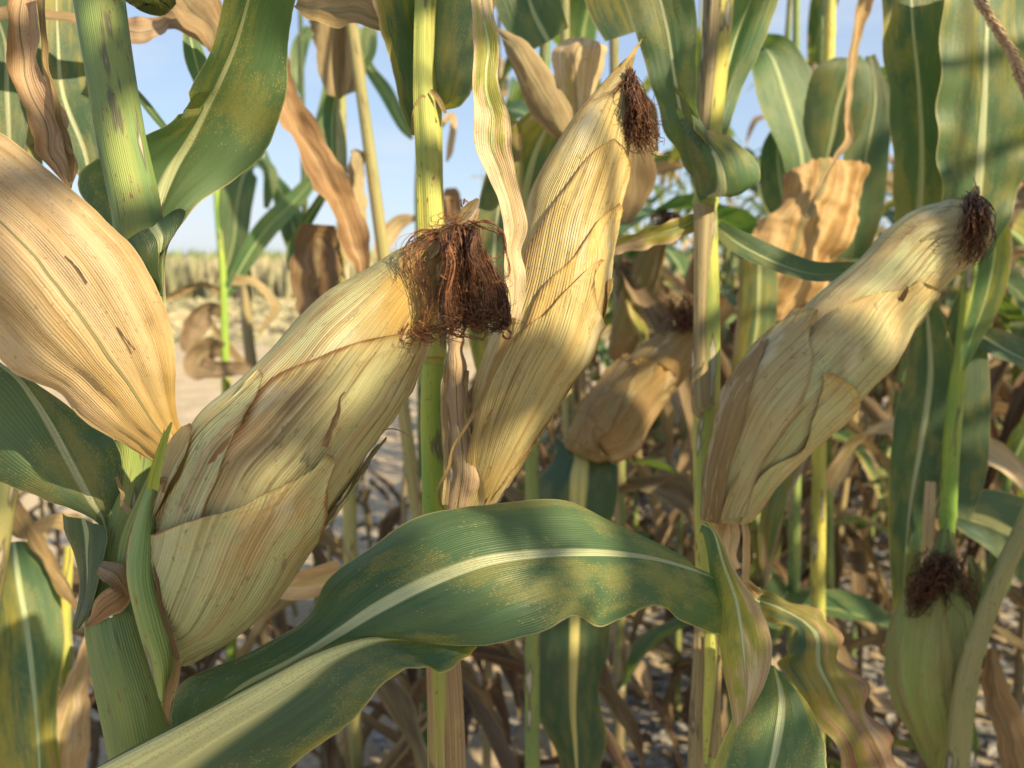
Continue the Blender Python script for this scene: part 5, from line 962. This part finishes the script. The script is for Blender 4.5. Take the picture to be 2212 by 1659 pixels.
# sunflecks: blades standing in these beams are left off the rows behind the camera
BEAMS = [(860, 590, .31, 40), (790, 640, .31, 34), (880, 700, .32, 26), (300, 800, .33, 70), (200, 640, .32, 60), (60, 520, .32, 50), (330, 900, .33, 24), (560, 210, .39, 44), (470, 370, .42, 40), (370, 430, .42, 34), (600, 100, .38, 20), (240, 410, .38, 30), (75, 160, .40, 34),
         (955, 1110, .35, 44), (955, 1190, .34, 44), (1235, 1110, .38, 60), (1265, 1180, .36, 60), (1290, 1260, .35, 56), (1310, 1325, .345, 40), (1045, 1280, .325, 36), (1085, 1345, .32, 34), (940, 1090, .47, 26), (932, 90, .47, 26), (940, 230, .47, 30), (1250, 470, .42, 44), (1190, 620, .41, 36), (1290, 640, .43, 24), (1240, 300, .43, 34), (1310, 400, .43, 34), (1110, 620, .40, 26), (1060, 300, .40, 30),
         (1950, 560, .52, 34), (1850, 650, .51, 26), (1560, 180, .60, 34), (1545, 600, .59, 24), (1535, 1450, .59, 24), (1400, 850, .87, 18), (1380, 900, .87, 16), (1600, 380, .57, 26), (1700, 1540, .47, 28), (1010, 590, .31, 40), (700, 350, .72, 40), (1840, 400, .9, 30), (2140, 250, .67, 40), (1990, 300, .7, 26), (560, 1050, .31, 14), (1240, 250, .65, 20), (520, 290, .42, 30), (580, 120, .40, 26), (1970, 120, .7, 34), (2120, 480, .7, 26), (1700, 220, 1.1, 30), (1450, 120, .56, 30)]
from mathutils.bvhtree import BVHTree
bpy.context.view_layer.update()
bv, bf, own = [], [], []
for t in occ:
    for o in t.children:
        if not o.name.startswith('leaf'): continue
        i0 = len(bv); M = o.matrix_world; bv += [M @ v.co for v in o.data.vertices]
        for pl in o.data.polygons: bf.append([i0 + i for i in pl.vertices]); own.append(o)
bvh = BVHTree.FromPolygons(bv, bf); drop = set()
for x, y, d, r_ in BEAMS:
    for k in range(7):
        a = k * 1.047; rr = 0 if k == 6 else r_; p = P(x + rr * math.cos(a), y + rr * math.sin(a), d) + S * .004
        for _ in range(30):
            hit, nn, idx, dist = bvh.ray_cast(p, S)
            if hit is None: break
            drop.add(own[idx].name); p = hit + S * .0008
for nme in drop: bpy.data.objects.remove(bpy.data.objects[nme])
# and more unseen blades added on the same stalks to shade the points between
beam_pts = []
for x, y, d, r_ in BEAMS:
    for k in range(5): a = k * 1.571; rr = 0 if k == 4 else r_; beam_pts.append(P(x + rr * math.cos(a), y + rr * math.sin(a), d) + S * .004)
need = []
for x in range(-60, 2300, 70):
    for y in range(-60, 1700, 70):
        d = .345 if x < 950 else .43 if x < 1400 else .57
        if any((x - bx) ** 2 + (y - by) ** 2 < (br + 35) ** 2 for bx, by, _, br in BEAMS): continue
        if (x < 400 and 280 < y < 1000) or (x < 960 and 500 < y < 1400 and abs((x - 330) * .76 + (y - 1330) * .65) < 150) or (1000 < x < 1350 and 180 < y < 950) or (1560 < x < 2150 and 430 < y < 1080): continue
        need.append(P(x, y, d))
def blocked(tree, p): return tree.ray_cast(p, S)[0] is not None
keepv, keepf = [], []
for t in occ:
    for o in t.children:
        i0 = len(keepv); M = o.matrix_world; keepv += [M @ v.co for v in o.data.vertices]; keepf += [[i0 + i for i in pl.vertices] for pl in o.data.polygons]
tr = BVHTree.FromPolygons(keepv, keepf); tot = len(need); need = [p for p in need if not blocked(tr, p)]; start = len(need); added = 0
r = random.Random(11)
for trial in range(5000):
    t = r.choice(occ); me = r.choice(T_green); z = r.uniform(.9, 1.85); sc_ = r.uniform(.8, 1.15)
    M = Matrix.Translation((t.location.x, t.location.y, z)) @ Matrix.Rotation(r.uniform(0, 6.28), 4, 'Z') @ Matrix.Scale(sc_, 4)
    vv = [M @ v.co for v in me.vertices]; tr = BVHTree.FromPolygons(vv, [list(pl.vertices) for pl in me.polygons])
    hits = [blocked(tr, p) for p in need]
    if sum(hits) < 3 or any(blocked(tr, p) for p in beam_pts) or not clear_view(M, me, False): continue
    o = bpy.data.objects.new('leaf', me); COL.objects.link(o); o.parent = t; o.matrix_parent_inverse = t.matrix_world.inverted(); o.matrix_world = M; o['dry'] = r.choice([.05, .2, .4]); o['tone'] = r.random(); added += 1
    need = [p for p, h in zip(need, hits) if not h]
fine = []  # points on front leaves and stalk to be shaded by smaller added blades
for x in list(range(520, 1540, 34)):
    for y in range(1090, 1480, 34):
        d = .345 if x < 1100 else .345 + (x - 1100) * .00023
        if any((x - bx) ** 2 + (y - by) ** 2 < (br + 22) ** 2 for bx, by, _, br in BEAMS): continue
        fine.append(P(x, y, d))
for x in list(range(330, 650, 45)):
    for y in range(0, 480, 45):
        if any((x - bx) ** 2 + (y - by) ** 2 < (br + 22) ** 2 for bx, by, _, br in BEAMS): continue
        fine.append(P(x, y, .41))
for x in list(range(170, 330, 45)):
    for y in list(range(0, 330, 50)) + list(range(1100, 1600, 60)): fine.append(P(x, y, .37))
keepv, keepf = [], []
for t in occ:
    for o in t.children:
        i0 = len(keepv); M = o.matrix_world; keepv += [M @ v.co for v in o.data.vertices]; keepf += [[i0 + i for i in pl.vertices] for pl in o.data.polygons]
tr = BVHTree.FromPolygons(keepv, keepf); fine = [p for p in fine if not blocked(tr, p)]; nf = len(fine)
near = [t for t in occ if t.location.x < 1.5]
for trial in range(14000):
    t = r.choice(near); me = r.choice(T_green); z = r.uniform(1.0, 1.9); sc_ = r.uniform(.4, .95)
    M = Matrix.Translation((t.location.x, t.location.y, z)) @ Matrix.Rotation(r.uniform(0, 6.28), 4, 'Z') @ Matrix.Scale(sc_, 4)
    vv = [M @ v.co for v in me.vertices]; tr = BVHTree.FromPolygons(vv, [list(pl.vertices) for pl in me.polygons])
    hits = [blocked(tr, p) for p in fine]
    if sum(hits) < 2 or any(blocked(tr, p) for p in beam_pts) or not clear_view(M, me, False): continue
    o = bpy.data.objects.new('leaf', me); COL.objects.link(o); o.parent = t; o.matrix_parent_inverse = t.matrix_world.inverted(); o.matrix_world = M; o['dry'] = r.choice([.05, .2, .4]); o['tone'] = r.random(); added += 1
    fine = [p for p, h in zip(fine, hits) if not h]
print('SHADE fine', nf, 'now', len(fine))
print('SHADE total', tot, 'open at first', start, 'open now', len(need), 'dropped', len(drop), 'added', added)
# ================================================================== ground, litter, far field
M_soil = None
b = NB('dry_soil'); tcn = b.n('ShaderNodeTexCoord').outputs['Object']
n1 = b.noise(tcn, 3., 8, .65); n2 = b.noise(tcn, 60., 6, .65); n3 = b.noise(tcn, .15, 4, .5)
c = b.mix(b.ss(n1, .35, .65), (.42, .34, .24), (.54, .45, .33)); c = b.mix(b.ss(n2, .4, .65, 0, .6), c, (.26, .20, .135)); c = b.mix(b.ss(n3, .4, .6, 0, .5), c, (.52, .42, .27))
M_soil = b.finish(c, .95, .1, b.mt('ADD', n1, n2), .6, .008)
xs = np.concatenate([[-600, -200, -60, -20, -8], np.linspace(-4, 6, 121), [9, 20, 60, 200, 600]]); ys = np.concatenate([[-300, -60, -12, -5], np.linspace(-2, 8, 121), [10, 14, 20, 40, 100, 300, 900]])
V = np.zeros((len(ys), len(xs), 3)); UN = np.zeros((len(ys), len(xs), 2))
for i, y in enumerate(ys):
    for j, x in enumerate(xs):
        inn = -4 <= x <= 6 and -2 <= y <= 8
        V[i, j] = (x, y, (.02 * nz3((x, y, 0), 2.2) + .015 * nz3((x, y, 0), 9) + .012 * nz3((x, y, 3), 25)) if inn else 0)
o = obj('ground', grid_mesh('ground', V, UN, UN), M_soil, kind='structure')
M_litter = make_plain('leaf_litter', (.11, .10, .09), (.42, .40, .38), 60, .85, .1)
vs, fs = [], []
for k in range(11000):
    x, y = rng.uniform(-1.6, 4.0), rng.uniform(.7, 5.5)
    if x < .1 + .1 * y and y > 1.3 and rng.random() < .93: continue
    a = rng.uniform(0, 6.28); l_ = rng.uniform(.03, .16); wd = rng.uniform(.006, .022); z = .012 + rng.random() ** 2 * .05; dz = rng.gauss(0, .015); dx, dy = math.cos(a), math.sin(a); i0 = len(vs)
    for q in range(4):
        t = q / 3; w_ = wd * (1 - .6 * abs(t - .4)); zz = z + dz * t + .012 * math.sin(t * 3.1)
        bx, by = x + dx * l_ * t + .01 * math.sin(t * 4 + k), y + dy * l_ * t
        vs += [(bx - dy * w_, by + dx * w_, max(.004, zz + rng.gauss(0, .003))), (bx + dy * w_, by - dx * w_, max(.004, zz + rng.gauss(0, .003)))]
    for q in range(3): fs.append((i0 + 2 * q, i0 + 2 * q + 1, i0 + 2 * q + 3, i0 + 2 * q + 2))
me = bpy.data.meshes.new('leaf_litter'); me.from_pydata(vs, [], fs); o = obj('leaf_litter', me, M_litter, kind='stuff'); o['label'] = 'grey dry maize leaf litter covering the soil between the rows'; o['category'] = 'leaf litter'
# far crop strip beyond the bare field
M_far = make_plain('far_crop_leaf', (.28, .29, .17), (.50, .43, .28), .5, .8, .2)
M_far_g = make_plain('far_crop_green', (.16, .24, .08), (.32, .34, .14), .5, .8, .2)
def far_strip(name, label, y0, y1, x0, x1, cnt, h, mat):
    vs, fs = [], []; r = np.random.RandomState(5)
    X = r.uniform(x0, x1, cnt); Y = r.uniform(y0, y1, cnt); H_ = h * r.uniform(.6, 1.1, cnt); A_ = r.uniform(0, 3.14, cnt); Ln = r.normal(0, .18, cnt)
    for x, y, hh, a, ln in zip(X, Y, H_, A_, Ln):
        i0 = len(vs); dx, dy = math.cos(a) * .05, math.sin(a) * .05
        vs += [(x - dx, y - dy, 0), (x + dx, y + dy, 0), (x + dx * 1.4 + ln * .5, y + dy * 1.4, hh * .6), (x - dx * 1.4 + ln * .5, y - dy * 1.4, hh * .6), (x + ln, y, hh)]
        fs += [(i0, i0 + 1, i0 + 2, i0 + 3), (i0 + 3, i0 + 2, i0 + 4)]
    me = bpy.data.meshes.new(name); me.from_pydata(vs, [], fs); o = obj(name, me, mat, kind='stuff'); o['label'] = label; o['category'] = 'crop'
far_strip('distant_crop', 'distant standing crop, tan below, along the far side of the bare field', 21, 34, -32, 30, 26000, 1.1, M_far)
far_strip('distant_green_crop', 'pale green tops of the crop on the horizon', 30, 60, -50, 45, 14000, 1.45, M_far_g)
far_strip('stubble', 'short pale stubble on the bare field before the distant crop', 10, 21, -16, 16, 9000, .12, M_far)
